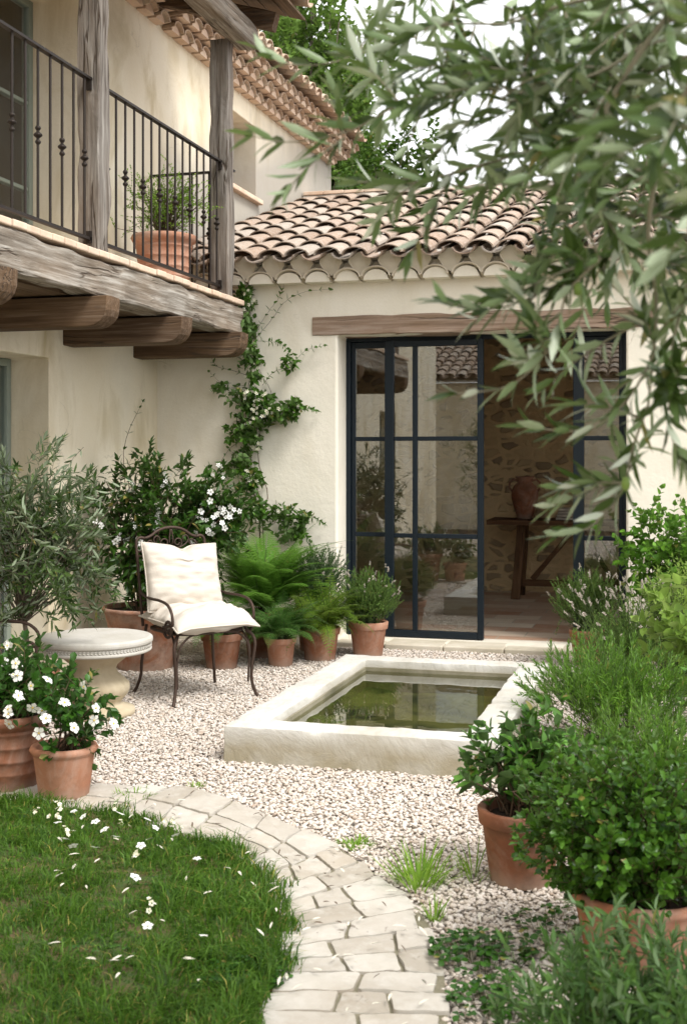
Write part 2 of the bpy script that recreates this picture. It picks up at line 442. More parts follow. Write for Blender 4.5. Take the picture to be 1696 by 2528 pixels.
def m_glass(name, tint, base, k=1., rough=.0, bump=None, ior=1.5):
    b = NB(name); b.t.nodes.remove(b.b)
    tr = b.n('ShaderNodeBsdfTransparent', {'Color': (*tint, 1)})
    gl = b.n('ShaderNodeBsdfGlossy', {'Color': (1, 1, 1, 1), 'Roughness': rough})
    fr = b.n('ShaderNodeFresnel', {'IOR': ior})
    if bump:
        h = b.noise(bump[0], 1, .4, vec=b.map((1, 1.6, 1)))
        bp = b.n('ShaderNodeBump', {'Height': h, 'Strength': bump[1], 'Distance': .01})
        b.t.links.new(bp.outputs[0], gl.inputs['Normal']); pass
    f = b.mth('ADD', b.mth('MULTIPLY', fr.outputs[0], k), base); f = b.mth('MINIMUM', f, 1.)
    mx = b.n('ShaderNodeMixShader', {0: f}); b.t.links.new(tr.outputs[0], mx.inputs[1]); b.t.links.new(gl.outputs[0], mx.inputs[2])
    b.t.links.new(mx.outputs[0], b.out.inputs[0])
    return b.m

M = {}
M['stucco'] = m_stucco('cream_stucco', (.82, .745, .60), (.72, .61, .42), streak=.85, low=1.)
M['stucco_f'] = m_stucco('pale_stucco', (.83, .775, .665), (.76, .70, .565), .25)
M['wood_y'] = m_wood('weathered_wood_y', 1)
M['wood_x'] = m_wood('weathered_wood_x', 0, ((.045, .026, .014), (.095, .058, .034), (.19, .14, .10)))
M['wood_z'] = m_wood('weathered_wood_z', 2, ((.065, .053, .043), (.165, .145, .125), (.31, .29, .26)), warm=.15, bs=.9)
M['lintel_wood'] = m_wood('lintel_wood', 0, ((.17, .115, .08), (.29, .205, .15), (.41, .33, .27)), warm=.25)
M['dark_wood'] = m_wood('dark_wood', 0, ((.05, .025, .012), (.10, .05, .024), (.16, .085, .045)), dark=(.01, .006, .004), bs=.3)
M['dark_wood_z'] = m_wood('dark_wood_z', 2, ((.05, .027, .014), (.10, .052, .026), (.15, .082, .045)), dark=(.01, .006, .004), bs=.3)
M['board'] = m_wood('soffit_board', 1, ((.07, .045, .028), (.12, .08, .05), (.18, .125, .08)))
M['tile'] = m_tile('roof_tile')
M['tile2'] = m_tile('eave_tile', ((.47, .32, .215), (.54, .40, .285), (.40, .26, .17), (.56, .45, .34)))
M['mortar'] = m_stone('mortar', (.52, .48, .42), (.34, .31, .27), (.18, .16, .14), .5)
M['nosing'] = m_terra('nosing_tile', (.60, .43, .31), (.70, .55, .42), .4, .15)
M['terra'] = m_terra('terracotta', (.30, .115, .058), (.40, .18, .10)); M['terra_d'] = m_terra('terracotta_dark', (.21, .08, .042), (.29, .125, .068), .3, .5)
M['terra_p'] = m_terra('terracotta_pink', (.35, .155, .09), (.43, .215, .135), .4, .3)
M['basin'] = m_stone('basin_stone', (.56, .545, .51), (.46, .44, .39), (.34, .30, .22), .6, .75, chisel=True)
M['carved'] = m_stone('carved_stone', (.48, .46, .42), (.39, .365, .31), (.28, .24, .17), .6, .5)
def _flag():
    b = NB('flagstone'); r = b.rnd()
    col = b.ramp(r, [(0, (.33, .295, .245)), (.35, (.42, .385, .335)), (.7, (.47, .44, .39)), (1, (.38, .335, .275))])
    col = b.mix(b.mth('MULTIPLY', b.ramp(b.noise(4, 8, .65), [(.45, 0), (.7, 1)]), .6), col, (.29, .25, .195))
    col = b.mix(b.mth('MULTIPLY', b.ramp(b.noise(15, 8, .7), [(.5, 0), (.7, 1)]), .4), col, (.55, .53, .49))
    p_ = b.mth('MULTIPLY', b.ramp(b.noise(26, 4, .55, dist=.6), [(.30, 1), (.36, 0)]), b.ramp(b.noise(3, 3), [(.48, 0), (.6, 1)]))
    col = b.mix(b.mth('MULTIPLY', p_, .75), col, (.15, .12, .09))
    h = b.mth('SUBTRACT', b.mth('ADD', b.mth('MULTIPLY', b.noise(7, 6), .9), b.mth('MULTIPLY', b.noise(50, 6, .7), .35)), p_)
    return b.set(col, .9, h, .5, .008)
M['flag'] = _flag()
M['thresh'] = m_stone('threshold_stone', (.55, .50, .41), (.42, .37, .28), (.26, .23, .14), .5, .6)
M['iron'] = m_plain('wrought_iron', (.035, .028, .024), .55, .6, 30)
M['rust'] = m_plain('rusty_iron', (.075, .05, .038), .6, .5, 40)
M['steel'] = m_plain('dark_blue_steel', (.008, .014, .020), .42, .0, 8, .05)
M['soil'] = m_plain('soil', (.06, .042, .03), .95, 0, 60, .8, .01)
M['bark'] = m_plain('bark', (.16, .13, .10), .9, 0, 20, .8, .01)
M['twig'] = m_plain('olive_twig', (.24, .22, .15), .8, 0, 30)
M['green_twig'] = m_plain('green_stem', (.07, .10, .035), .6, 0, 30)
M['brown_twig'] = m_plain('brown_stem', (.10, .065, .04), .8, 0, 30)
M['glass'] = m_glass('pane_glass', (.80, .83, .82), .07, 1.05)
M['water'] = m_glass('basin_water', (.72, .74, .50), .0, 1.25, .0, (4, .035), 1.33)
M['greenframe'] = m_plain('grey_green_paint', (.26, .30, .25), .5, 0, 10, .05)
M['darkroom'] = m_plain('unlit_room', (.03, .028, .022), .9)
M['linen'] = None
def _linen():
    b = NB('linen')
    col = b.mix(b.mth('MULTIPLY', b.noise(6, 5), .35), (.56, .505, .435), (.49, .43, .365))
    wv = b.mth('ADD', b.noise(1, 2, .5, vec=b.map((320, 60, 320))), b.noise(1, 2, .5, vec=b.map((60, 320, 60))))
    return b.set(col, .95, b.mth('ADD', wv, b.mth('MULTIPLY', b.noise(9, 4), 2.5)), .25, .006)
M['linen'] = _linen()

M['l_olive'] = m_leaf('olive_leaf', (.022, .055, .012), (.06, .115, .028), (.40, .46, .33), .34, .15, (.26, .40, .08), .3)
M['l_olive2'] = m_leaf('olive_leaf_grey', (.045, .095, .035), (.10, .165, .068), (.28, .34, .22), .4, .15, (.16, .28, .08))
M['l_jas'] = m_leaf('jasmine_leaf', (.010, .038, .006), (.035, .085, .014), (.07, .13, .035), .32, .12, (.14, .26, .04))
M['l_gard'] = m_leaf('gardenia_leaf', (.011, .045, .008), (.035, .10, .018), (.07, .15, .04), .3, .14, (.12, .26, .05))
M['l_fern'] = m_leaf('fern_leaf', (.08, .20, .035), (.15, .32, .065), None, .5, .38, (.26, .5, .08))
M['l_fern2'] = m_leaf('dark_fern_leaf', (.05, .135, .04), (.10, .22, .07), None, .5, .3, (.14, .3, .07))
M['l_maid'] = m_leaf('yellow_fern_leaf', (.07, .16, .02), (.18, .29, .045), None, .5, .35, (.3, .42, .08))
M['l_lav'] = m_leaf('lavender_leaf', (.055, .12, .04), (.14, .22, .09), None, .6, .15)
M['l_lavg'] = m_leaf('grey_lavender_leaf', (.055, .105, .07), (.115, .175, .125), None, .6, .12)
M['l_ros'] = m_leaf('rosemary_leaf', (.035, .105, .016), (.12, .235, .04), (.18, .27, .10), .42, .2)
M['l_box'] = m_leaf('boxwood_leaf', (.013, .052, .009), (.075, .175, .026), (.09, .17, .04), .3, .16, (.18, .36, .04), .22)
M['l_cam'] = m_leaf('camellia_leaf', (.022, .075, .013), (.075, .18, .034), (.10, .18, .06), .3, .14, (.14, .3, .06))
M['l_bright'] = m_leaf('bright_leaf', (.05, .155, .018), (.13, .28, .04), None, .4, .25, (.3, .5, .12))
M['l_lime'] = m_leaf('lime_leaf', (.12, .24, .05), (.25, .38, .11), None, .42, .35, (.5, .65, .2))
M['l_herb'] = m_leaf('herb_leaf', (.03, .085, .028), (.08, .155, .055), (.18, .27, .13), .42, .15)
M['l_weed'] = m_leaf('weed_leaf', (.06, .14, .015), (.19, .31, .07), None, .5, .35)
M['l_tree'] = m_leaf('tree_leaf', (.025, .065, .012), (.07, .13, .03), None, .55, .15)
M['l_tree2'] = m_leaf('pale_tree_leaf', (.06, .115, .03), (.13, .21, .07), None, .55, .25)
M['l_grass'] = m_leaf('grass_blade', (.014, .050, .007), (.075, .15, .020), None, .45, .25, (.16, .36, .05))
M['l_dry'] = m_leaf('dry_leaf', (.55, .52, .42), (.68, .64, .54), (.7, .68, .6), .6, .1)
M['petal'] = m_leaf('white_petal', (.80, .80, .74), (.86, .85, .80), None, .5, .25, (.85, .85, .75))
M['petal_c'] = m_leaf('cream_petal', (.74, .70, .50), (.80, .77, .62), None, .5, .25, (.8, .75, .5))
M['lavflower'] = m_leaf('faded_lavender', (.40, .34, .28), (.55, .48, .42), None, .7, .2)
M['stamen'] = m_plain('yellow_stamen', (.7, .5, .08), .6)
M['olivefruit'] = m_plain('green_olive', (.16, .24, .05), .35)

# ---------------------------------------------------------------- structural helpers
def holed_wall(us, vs, holes, tf):
    """rectangular wall with openings; us/vs outer extent, holes (u0,u1,v0,v1), tf(u,v,side)->xyz"""
    U = sorted(set([us[0], us[1]] + [h[i] for h in holes for i in (0, 1)])); V = sorted(set([vs[0], vs[1]] + [h[i] for h in holes for i in (2, 3)]))
    U = [u for u in U if us[0] <= u <= us[1]]; V = [v for v in V if vs[0] <= v <= vs[1]]
    def solid(i, j):
        if i < 0 or j < 0 or i >= len(U) - 1 or j >= len(V) - 1: return False
        u = (U[i] + U[i + 1]) / 2; v = (V[j] + V[j + 1]) / 2
        return not any(h[0] < u < h[1] and h[2] < v < h[3] for h in holes)
    m = MB(); idx = {}
    def vi(i, j, s):
        if (i, j, s) not in idx: idx[(i, j, s)] = len(m.v); m.v.append(tuple(tf(U[i], V[j], s)))
        return idx[(i, j, s)]
    for i in range(len(U) - 1):
        for j in range(len(V) - 1):
            if not solid(i, j): continue
            m.f.append((vi(i, j, 0), vi(i + 1, j, 0), vi(i + 1, j + 1, 0), vi(i, j + 1, 0)))
            m.f.append((vi(i, j + 1, 1), vi(i + 1, j + 1, 1), vi(i + 1, j, 1), vi(i, j, 1)))
            for (di, dj, a, b) in ((-1, 0, (i, j + 1), (i, j)), (1, 0, (i + 1, j), (i + 1, j + 1)), (0, -1, (i, j), (i + 1, j)), (0, 1, (i + 1, j + 1), (i, j + 1))):
                if not solid(i + di, j + dj):
                    m.f.append((vi(*a, 0), vi(*a, 1), vi(*b, 1), vi(*b, 0)))
    return m

def rough_beam(p, q, w, h, amp=.006, seg=30, seed=0., up=(0, 0, 1), chip=0., rc=.18):
    """squared timber with worn arrises"""
    p, q = Vector(p), Vector(q); d = (q - p); L = d.length; d.normalize()
    sx = d.cross(Vector(up)).normalized(); u = sx.cross(d)
    prof = []
    for cx, cy in ((1, -1), (1, 1), (-1, 1), (-1, -1)):
        c = [(1, -1 + rc), (1, 1 - rc), (1 - rc, 1), (-1 + rc, 1), (-1, 1 - rc), (-1, -1 + rc), (-1 + rc, -1), (1 - rc, -1)]
    ring = []
    for k in range(8):
        a, b = c[k], c[(k + 1) % 8]
        for t in ((0, .35, .7) if k % 2 == 0 else (0,)):
            ring.append((a[0] + (b[0] - a[0]) * t, a[1] + (b[1] - a[1]) * t))
    n = len(ring); m = MB()
    for i in range(seg + 1):
        t = i / seg; base = p + d * L * t
        for a, b in ring:
            corner = max(0, abs(a) + abs(b) - 1.55)
            nz = noise.fractal(Vector((t * L * 1.6 + seed, a * .7 + seed, b * .7)), .6, 2, 3) * amp * 1.6
            cn = noise.noise(Vector((t * L * 4 + seed, a * 2, b * 2 + seed))) * chip * corner
            k = 1 - (abs(nz) * 0 + max(cn, 0)) / max(w, h) * 2
            m.v.append(tuple(base + sx * (a * w / 2 * k + a * nz) + u * (b * h / 2 * k + b * nz)))
    for i in range(seg):
        for k in range(n):
            a = i * n + k; b = i * n + (k + 1) % n
            m.f.append((a, a + n, b + n, b))
    m.f.append(tuple(range(n))); m.f.append(tuple(seg * n + k for k in reversed(range(n))))
    return m

def tile_field(ncol, nrow, sp, ex, o, ex_dir, up_dir, nrm_dir, seed=0, r0=.098, r1=.078, L=.47, pans=True, th=.014, segs=9, hf=.68):
    """barrel-tile field; o = eave corner, ex_dir along eave, up_dir up the slope"""
    rd = random.Random(seed); m = MB()
    o, ax, up, nn = Vector(o), Vector(ex_dir).normalized(), Vector(up_dir).normalized(), Vector(nrm_dir).normalized()
    def half(cx, y0, lift, ra, rb, flip, rot, LL):
        outer = []
        for end, (yy, rr, lz) in enumerate(((0, ra, .022), (LL, rb, 0))):
            for k in range(segs + 1):
                a = math.pi * k / segs
                for rr2 in (rr, rr - th):
                    x = math.cos(a) * rr2; z = math.sin(a) * rr2 * hf
                    if flip: z = -z
                    px = cx + x + rot * yy
                    outer.append(o + ax * px + up * (y0 + yy) + nn * (lift + z + lz))
        b = len(m.v); m.v += [tuple(v) for v in outer]; q = (segs + 1) * 2
        for k in range(segs):
            i = b + k * 2
            m.f.append((i, i + 2, i + 2 + q, i + q)); m.f.append((i + 1, i + 1 + q, i + 3 + q, i + 3))
            m.f.append((i, i + 1, i + 3, i + 2)); m.f.append((i + q, i + q + 2, i + q + 3, i + q + 1))
        m.f.append((b, b + q, b + q + 1, b + 1)); e = b + segs * 2
        m.f.append((e, e + 1, e + 1 + q, e + q))
    for c in range(ncol):
        wob = rd.uniform(-.012, .012)
        for r in range(nrow):
            y = r * ex
            if pans: half((c + .5) * sp + rd.uniform(-.008, .008), y - .015, .07, r1, r0, True, rd.uniform(-.02, .02), L)
            half(c * sp + wob + rd.uniform(-.009, .009), y + rd.uniform(-.015, .015), .052 + rd.uniform(-.004, .008), r0 * rd.uniform(.96, 1.05), r1, False, rd.uniform(-.025, .025), L)
    return m

# ================================================================ GROUND
XL = -4.34
PO = [(-4.3, 5.13), (-2.991, 5.192), (-2.695, 5.234), (-2.382, 5.282), (-2.086, 5.249), (-1.641, 4.922), (-1.292, 4.633), (-1.082, 4.357), (-0.88, 4.1), (-0.751, 3.825), (-0.677, 3.546), (-0.625, 3.31), (-.58, 2.9), (-.55, 1.6)]
PI_ = [(-4.3, 4.8), (-2.953, 4.86), (-2.604, 4.85), (-2.321, 4.80), (-1.922, 4.6), (-1.602, 4.387), (-1.408, 4.127), (-1.279, 3.907), (-1.22, 3.66), (-1.15, 3.452), (-1.1, 3.2), (-1.07, 2.9), (-1.05, 1.6)]
po = spline(PO, 120); pi = spline(PI_, 120)
path_poly = [tuple(p) for p in po] + [tuple(p) for p in pi[::-1]]
lawn_poly = [tuple(p) for p in pi] + [(-4.3, 1.6)]

g = MB(); g.box((-60, -60, -.4), (60, 90, -.035)); tag(g.build('ground', M['soil']), kind='structure')

b = NB('gravel_bed'); vo = b.n('ShaderNodeTexVoronoi', {'Vector': b.co, 'Scale': 42.}, feature='F1')
colr = b.ramp(b.n('ShaderNodeSeparateXYZ', {0: vo.outputs['Color']}).outputs['X'], [(0, (.44, .38, .31)), (.5, (.60, .53, .45)), (1, (.68, .62, .54))])
edge = b.ramp(vo.outputs['Distance'], [(.35, 1), (.65, .4)])
m_gb = b.set(b.mix(1., colr, edge, 'MULTIPLY'), .95, vo.outputs['Distance'], 1., .02)
nx, ny = 80, 90
m = MB()
for j in range(ny + 1):
    for i in range(nx + 1):
        x = XL + (4.6 + .0) * i / nx * 1.5; y = -3 + 12.7 * j / ny
        m.v.append((x, y, -.008 + .004 * noise.noise(Vector((x * 1.7, y * 1.7, 0)))))
for j in range(ny):
    for i in range(nx):
        if -2.15 < XL + 6.9 * (i + .5) / nx < -.96 and 5.95 < -3 + 12.7 * (j + .5) / ny < 8.05: continue
        a = j * (nx + 1) + i; m.f.append((a, a + 1, a + nx + 2, a + nx + 1))
tag(m.build('gravel_bed', m_gb, sm=True), kind='structure')

# gravel stones
def icos():
    t = (1 + 5 ** .5) / 2
    v = np.array([(-1,t,0),(1,t,0),(-1,-t,0),(1,-t,0),(0,-1,t),(0,1,t),(0,-1,-t),(0,1,-t),(t,0,-1),(t,0,1),(-t,0,-1),(-t,0,1)], float)
    f = np.array([(0,11,5),(0,5,1),(0,1,7),(0,7,10),(0,10,11),(1,5,9),(5,11,4),(11,10,2),(10,7,6),(7,1,8),(3,9,4),(3,4,2),(3,2,6),(3,6,8),(3,8,9),(4,9,5),(2,4,11),(6,2,10),(8,6,7),(9,8,1)])
    return v / np.linalg.norm(v[0]), f
IV, IF = icos()
def stones(px, py, pz, size):
    n = len(px)
    V = IV[None] * (1 + rng.uniform(-.3, .3, (n, 12, 1))) * (size * np.array([1, .75, .44]) * rng.uniform(.75, 1.3, (n, 3)))[:, None, :]
    a = rng.uniform(0, 2 * math.pi, n); tl = rng.normal(0, .35, n)
    c, s_ = np.cos(tl)[:, None], np.sin(tl)[:, None]
    V = np.stack([V[..., 0] * c - V[..., 2] * s_, V[..., 1], V[..., 0] * s_ + V[..., 2] * c], -1)
    c, s_ = np.cos(a)[:, None], np.sin(a)[:, None]
    V = np.stack([V[..., 0] * c - V[..., 1] * s_, V[..., 0] * s_ + V[..., 1] * c, V[..., 2]], -1)
    V = V + np.stack([px, py, pz], -1)[:, None, :]
    F = (IF[None] + (np.arange(n) * 12)[:, None, None]).reshape(-1, 3)
    return V.reshape(-1, 3), F
def scatter(x0, x1, y0, y1, sp):
    gx, gy = np.meshgrid(np.arange(x0, x1, sp), np.arange(y0, y1, sp)); gx = gx.ravel(); gy = gy.ravel()
    return gx + rng.uniform(-.5, .5, len(gx)) * sp, gy + rng.uniform(-.5, .5, len(gx)) * sp
gx, gy = scatter(-4.3, 1.3, 2.7, 9.6, .0168)
# keep what lies near the visible cone
ok = (gx > -.56 * gy - .35) & (gx < .02 * gy + .5)
ok &= ~((gx > -2.24) & (gx < -.87) & (gy > 5.86) & (gy < 8.15))
edge_j = rng.normal(0, .018, len(gx))
ok &= ~in_poly(gx + edge_j, gy + edge_j, path_poly) & ~in_poly(gx, gy, lawn_poly)
gx, gy = gx[ok], gy[ok]
gz_ = rng.uniform(-.006, .006, len(gx)) + .001
V, F = stones(gx, gy, gz_, (.0108 * rng.uniform(.55, 1.5, (len(gx), 1))))
b = NB('gravel_stone'); r = b.rnd()
col = b.ramp(r, [(0, (.34, .25, .19)), (.06, (.48, .41, .34)), (.5, (.56, .495, .435)), (.9, (.64, .59, .54)), (1, (.40, .34, .29))])
col = b.mix(b.mth('MULTIPLY', b.noise(60, 5), .35), col, (.50, .43, .36))
m_gs = b.set(col, .9, b.noise(150, 4), .3, .003)
tag(arr_mesh('gravel', V, F, None, m_gs), 'pale cream gravel covering the courtyard round the stone basin', 'gravel', kind='stuff')

# path: base + flagstones in one structure mesh
m = MB()
for i in range(119):
    a, b_, c_, d_ = pi[i], po[i], po[i + 1], pi[i + 1]
    n0 = len(m.v); m.v += [(a[0], a[1], .008), (b_[0], b_[1], .008), (c_[0], c_[1], .008), (d_[0], d_[1], .008)]; m.f.append((n0, n0 + 1, n0 + 2, n0 + 3))
b = NB('path_joint'); m_pj = b.set(b.mix(b.noise(25, 8, .7), (.30, .26, .20), (.10, .10, .045)), .95, b.noise(80, 6, .7), .8, .01)
tag(m.build('path_bed', m_pj), kind='structure')
rd = random.Random(21)
rows = 24; cols = 2
def pp(s, t):
    s = min(max(s, 0), 1); f = s * 119; k = min(int(f), 118); f -= k
    a = pi[k] * (1 - f) + pi[k + 1] * f; b_ = po[k] * (1 - f) + po[k + 1] * f
    return a * (1 - t) + b_ * t
m = MB()
skew = [rd.uniform(-.014, .014) for _ in range(rows + 1)]; wv_ = [(rd.uniform(-.0035, .0035), rd.uniform(0, 6)) for _ in range(rows + 1)]
def sb(r_, t): return r_ / rows + skew[r_] * (t - .5) + wv_[r_][0] * math.sin(t * 5 + wv_[r_][1])
for r_ in range(rows):
    nb = 2 if rd.random() < .55 else 3
    cuts = [-.03 + rd.uniform(-.04, .03)] + sorted([(k + 1) / nb + rd.uniform(-.09, .09) for k in range(nb - 1)]) + [1 + rd.uniform(-.04, .05)]
    cut1 = [c_ + rd.uniform(-.05, .05) for c_ in cuts]
    for k in range(nb):
        j = lambda a: rd.uniform(-a, a)
        q = [pp(sb(r_, cuts[k]), cuts[k]), pp(sb(r_, cuts[k + 1]), cuts[k + 1]), pp(sb(r_ + 1, cut1[k + 1]), cut1[k + 1]), pp(sb(r_ + 1, cut1[k]), cut1[k])]
        pts = []
        for i in range(4):
            a, c_ = np.array(q[i]), np.array(q[(i + 1) % 4])
            for t in (0, .33, .67):
                nrmv = np.array([-(c_ - a)[1], (c_ - a)[0]]); nl = np.linalg.norm(nrmv) + 1e-9
                pts.append(a + (c_ - a) * t + nrmv / nl * (j(.004) if t else 0))
        cen = sum(pts) / len(pts)
        pts = [cen + (p_ - cen) * (1 - .0055 / max(np.linalg.norm(p_ - cen), .02)) for p_ in pts]
        for _ in range(2):
            pts = [x_ for i in range(len(pts)) for x_ in (pts[i] * .8 + pts[(i + 1) % len(pts)] * .2, pts[i] * .2 + pts[(i + 1) % len(pts)] * .8)]
        z = .018 + j(.003); n = len(pts); tx, ty = j(.012), j(.012); base = len(m.v)
        for (kk, dz) in ((1, -.035), (1.0, -.008), (.983, 0), (.6, .001), (.25, .001)):
            for p_ in pts:
                x_ = cen + (p_ - cen) * kk; d_ = x_ - cen
                m.v.append((x_[0], x_[1], z + dz + tx * d_[0] + ty * d_[1] + (.005 * noise.fractal(Vector((x_[0] * 9, x_[1] * 9, 1)), .7, 2, 4) if dz > -.02 else 0)))
        for L_ in range(4):
            for i in range(n):
                a = base + L_ * n + i; c_ = base + L_ * n + (i + 1) % n; m.f.append((a, c_, c_ + n, a + n))
        m.f.append(tuple(base + 4 * n + i for i in range(n)))
o = m.build('path', M['flag'], sm=True); o.data.set_sharp_from_angle(angle=R(40)); tag(o, kind='structure')

# lawn
m = MB(); nn = 60
for i in range(120):
    a = pi[i]
    for k in range(nn + 1):
        t = k / nn; x = a[0] * (1 - t) + (-4.32) * t; y = a[1] * (1 - t) + min(a[1], 4.8) * t
        m.v.append((x, y, .012 + .02 * min(t * 8, 1) + .012 * noise.noise(Vector((x * 3, y * 3, 2)))))
for i in range(119):
    for k in range(nn):
        a = i * (nn + 1) + k; m.f.append((a, a + 1, a + nn + 2, a + nn + 1))
b = NB('lawn_soil'); m_ls = b.set(b.mix(b.ramp(b.noise(14, 6), [(.4, 0), (.6, 1)]), (.045, .075, .02), (.10, .075, .035)), .95, b.noise(50, 6), .8, .02)
tag(m.build('lawn', m_ls, sm=True), kind='structure')
n = 120000
x = rng.uniform(-3.7, -.95, n); y = rng.uniform(2.6, 4.95, n)
en = np.array([noise.noise(Vector((a * 7, c * 7, 9))) for a, c in zip(x, y)]) * .11
ok = in_poly(x + rng.normal(0, .018, n) - .015 + en, y + rng.normal(0, .018, n) + en, lawn_poly) & (x > -.56 * y - .25)
dens = np.array([noise.noise(Vector((a * 4.5, c * 4.5, 5))) for a, c in zip(x, y)])
ok &= (rng.random(n) < .86 + dens * .9)
x, y, dens = x[ok], y[ok], dens[ok]; n = len(x)
h = rng.uniform(.018, .062, n) * np.where(rng.random(n) < .04, 1.5, 1) * (1 + .5 * dens); a = rng.uniform(0, 2 * math.pi, n) * .5 + np.array([noise.noise(Vector((q * 9, w_ * 9, 3))) for q, w_ in zip(x, y)]) * 7; lean = rng.uniform(.15, 1.6, n)
wd = rng.uniform(.0013, .0030, n); ph = a + rng.normal(0, .9, n)
B = np.stack([x, y, np.full(n, .02)], -1)
dx = np.stack([np.cos(a), np.sin(a), np.zeros(n)], -1); sx_ = np.stack([-np.sin(ph), np.cos(ph), np.zeros(n)], -1)
up = np.array([0, 0, 1.])
m1 = B + (up * h[:, None] * .6) + dx * (h * lean * .3)[:, None]; t1 = B + up * (h * (1 - .25 * lean))[:, None] + dx * (h * lean)[:, None]
V = np.stack([B - sx_ * wd[:, None], B + sx_ * wd[:, None], m1 + sx_ * (wd * .8)[:, None], m1 - sx_ * (wd * .8)[:, None], t1], 1).reshape(-1, 3)
dry = np.arange(n) % 17 == 0; V5 = V.reshape(-1, 5, 3); Vd = V5[dry] * [1, 1, .72] + [0, 0, .004]; V = V5[~dry].reshape(-1, 3)
bi = (np.arange(len(Vd)) * 5)[:, None]
tag(arr_mesh('dry_grass', Vd.reshape(-1, 3), bi + [3, 2, 4], bi + [0, 1, 2, 3], m_leaf('straw', (.16, .15, .05), (.34, .29, .13), None, .6, .2)), 'thin straw-coloured dead blades mixed through the lawn', 'dry grass', kind='stuff')
bi = (np.arange(len(V) // 5) * 5)[:, None]
tag(arr_mesh('grass', V, bi + [3, 2, 4], bi + [0, 1, 2, 3], M['l_grass']), 'short green lawn grass inside the curve of the path', 'grass', kind='stuff')

# ================================================================ LEFT HOUSE
house = thing('house', 'two-storey cream stucco house with wooden balcony and clay tile eaves', 'house', (XL, 6, 0))
holes = [(6.75, 7.857, 0.0, 2.24), (7.1, 8.357, 2.86, 4.98), (11.1, 12.225, 4.2, 4.99), (1.2, 2.4, .95, 2.2)]
w = holed_wall((-2, 15.07), (-.2, 6.0), [(h[0], h[1], h[2] if h[2] > 0 else -.1, h[3]) for h in holes], lambda u, v, s: (XL - .5 * s, u, v))
# the hole reaching the ground needs a sill
bevel(w.build('wall', M['stucco'], house), .022, 3)
m = MB(); m.box((-11, 14.57, -.2), (XL - .503, 15.07, 6)); m.box((-11, -2, -.2), (XL - .503, -1.5, 6)); m.box((-11, -1.497, -.2), (-10.6, 14.567, 6))
m.build('outer_wall', M['stucco'], house)
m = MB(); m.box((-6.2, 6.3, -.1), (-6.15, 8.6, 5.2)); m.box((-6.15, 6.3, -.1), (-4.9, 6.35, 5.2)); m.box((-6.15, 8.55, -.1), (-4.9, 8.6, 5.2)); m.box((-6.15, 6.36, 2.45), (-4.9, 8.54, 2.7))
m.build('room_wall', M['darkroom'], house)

def window(x, y0, y1, z0, z1, bars, parent, fw=.055, vbar=1, name='window'):
    f = MB()
    f.box((x - .03, y0, z0), (x + .03, y0 + fw, z1)); f.box((x - .03, y1 - fw, z0), (x + .03, y1, z1))
    f.box((x - .03, y0 + fw + .001, z0), (x + .03, y1 - fw - .001, z0 + fw)); f.box((x - .03, y0 + fw + .001, z1 - fw), (x + .03, y1 - fw - .001, z1))
    o = bevel(f.build(name, M['greenframe'], parent), .006, 2)
    g_ = MB()
    for k in range(vbar):
        yc = y0 + (y1 - y0) * (k + 1) / (vbar + 1); g_.box((x - .026, yc - .03, z0 + fw), (x + .026, yc + .03, z1 - fw))
    ys = [y0 + fw] + [y0 + (y1 - y0) * (k + 1) / (vbar + 1) for k in range(vbar)] + [y1 - fw]
    for zb in bars:
        for a, c_ in zip(ys[:-1], ys[1:]):
            g_.box((x - .02, a + (.031 if a != ys[0] else 0), zb - .014), (x + .02, c_ - (.031 if c_ != ys[-1] else 0), zb + .014))
    bevel(g_.build('glazing_bar', M['greenframe'], o), .004, 1)
    MB().box((x - .004, y0 + fw * .8, z0 + fw * .8), (x + .004, y1 - fw * .8, z1 - fw * .8)).build('pane', M['glass'], o)
    return o
window(XL - .33, 6.752, 7.855, -.02, 2.238, (.75, 1.45), house, name='glazed_door')
window(XL - .44, 7.102, 8.355, 2.83, 4.978, (3.55, 4.2), house, name='balcony_door')
o = window(XL - .4, 11.102, 12.223, 4.24, 4.988, (4.62,), house)
sl = MB().box((XL - .36, 11.04, 4.185), (XL + .06, 12.29, 4.235)); bevel(sl.build('window_sill', M['nosing'], house), .01)
window(XL - .3, 1.202, 2.398, .952, 2.198, (1.4, 1.8), house)
MB().box((XL - .49, 6.752, -.05), (XL + .02, 7.855, .02)).build('door_sill', M['thresh'], house)

# eaves: two corbelled courses plus the roof tiles
def genoise(parent, y0, y1, z, x, out, sp=.215, seed=1, name='eave_course', r=.1):
    n = int((y1 - y0) / sp)
    t = tile_field(n, 1, sp, .4, (x + out, y0 + sp / 2, z), (0, 1, 0), (-1, 0, 0), (0, 0, 1), seed, r, r * .95, out + .05, pans=False)
    o = t.build(name, M['tile2'], parent, sm=False)
    mm = MB()
    for k in range(n):      # mortar plugs set back inside each arch
        yc = y0 + sp / 2 + k * sp
        ring = [(x + out - .035, yc + math.cos(math.pi * a / 8) * (r - .016), z + .052 + math.sin(math.pi * a / 8) * (r - .016) * .8) for a in range(9)]
        b0 = len(mm.v); mm.v += ring + [(x + .002, p_[1], p_[2]) for p_ in ring]
        mm.f.append(tuple(b0 + i for i in range(9))); mm.f.append(tuple(b0 + 9 + i for i in reversed(range(9))))
        for i in range(8): mm.f.append((b0 + i, b0 + i + 1, b0 + i + 10, b0 + i + 9))
        mm.f.append((b0 + 8, b0, b0 + 9, b0 + 17))
    mm.build('eave_mortar', M['nosing'], o)
    return o
genoise(house, 9.8, 15.15, 5.16, XL, .12, seed=3)
genoise(house, 9.8, 15.25, 5.265, XL, .22, seed=4)
genoise(house, 9.9, 15.3, 5.37, XL, .31, seed=6)
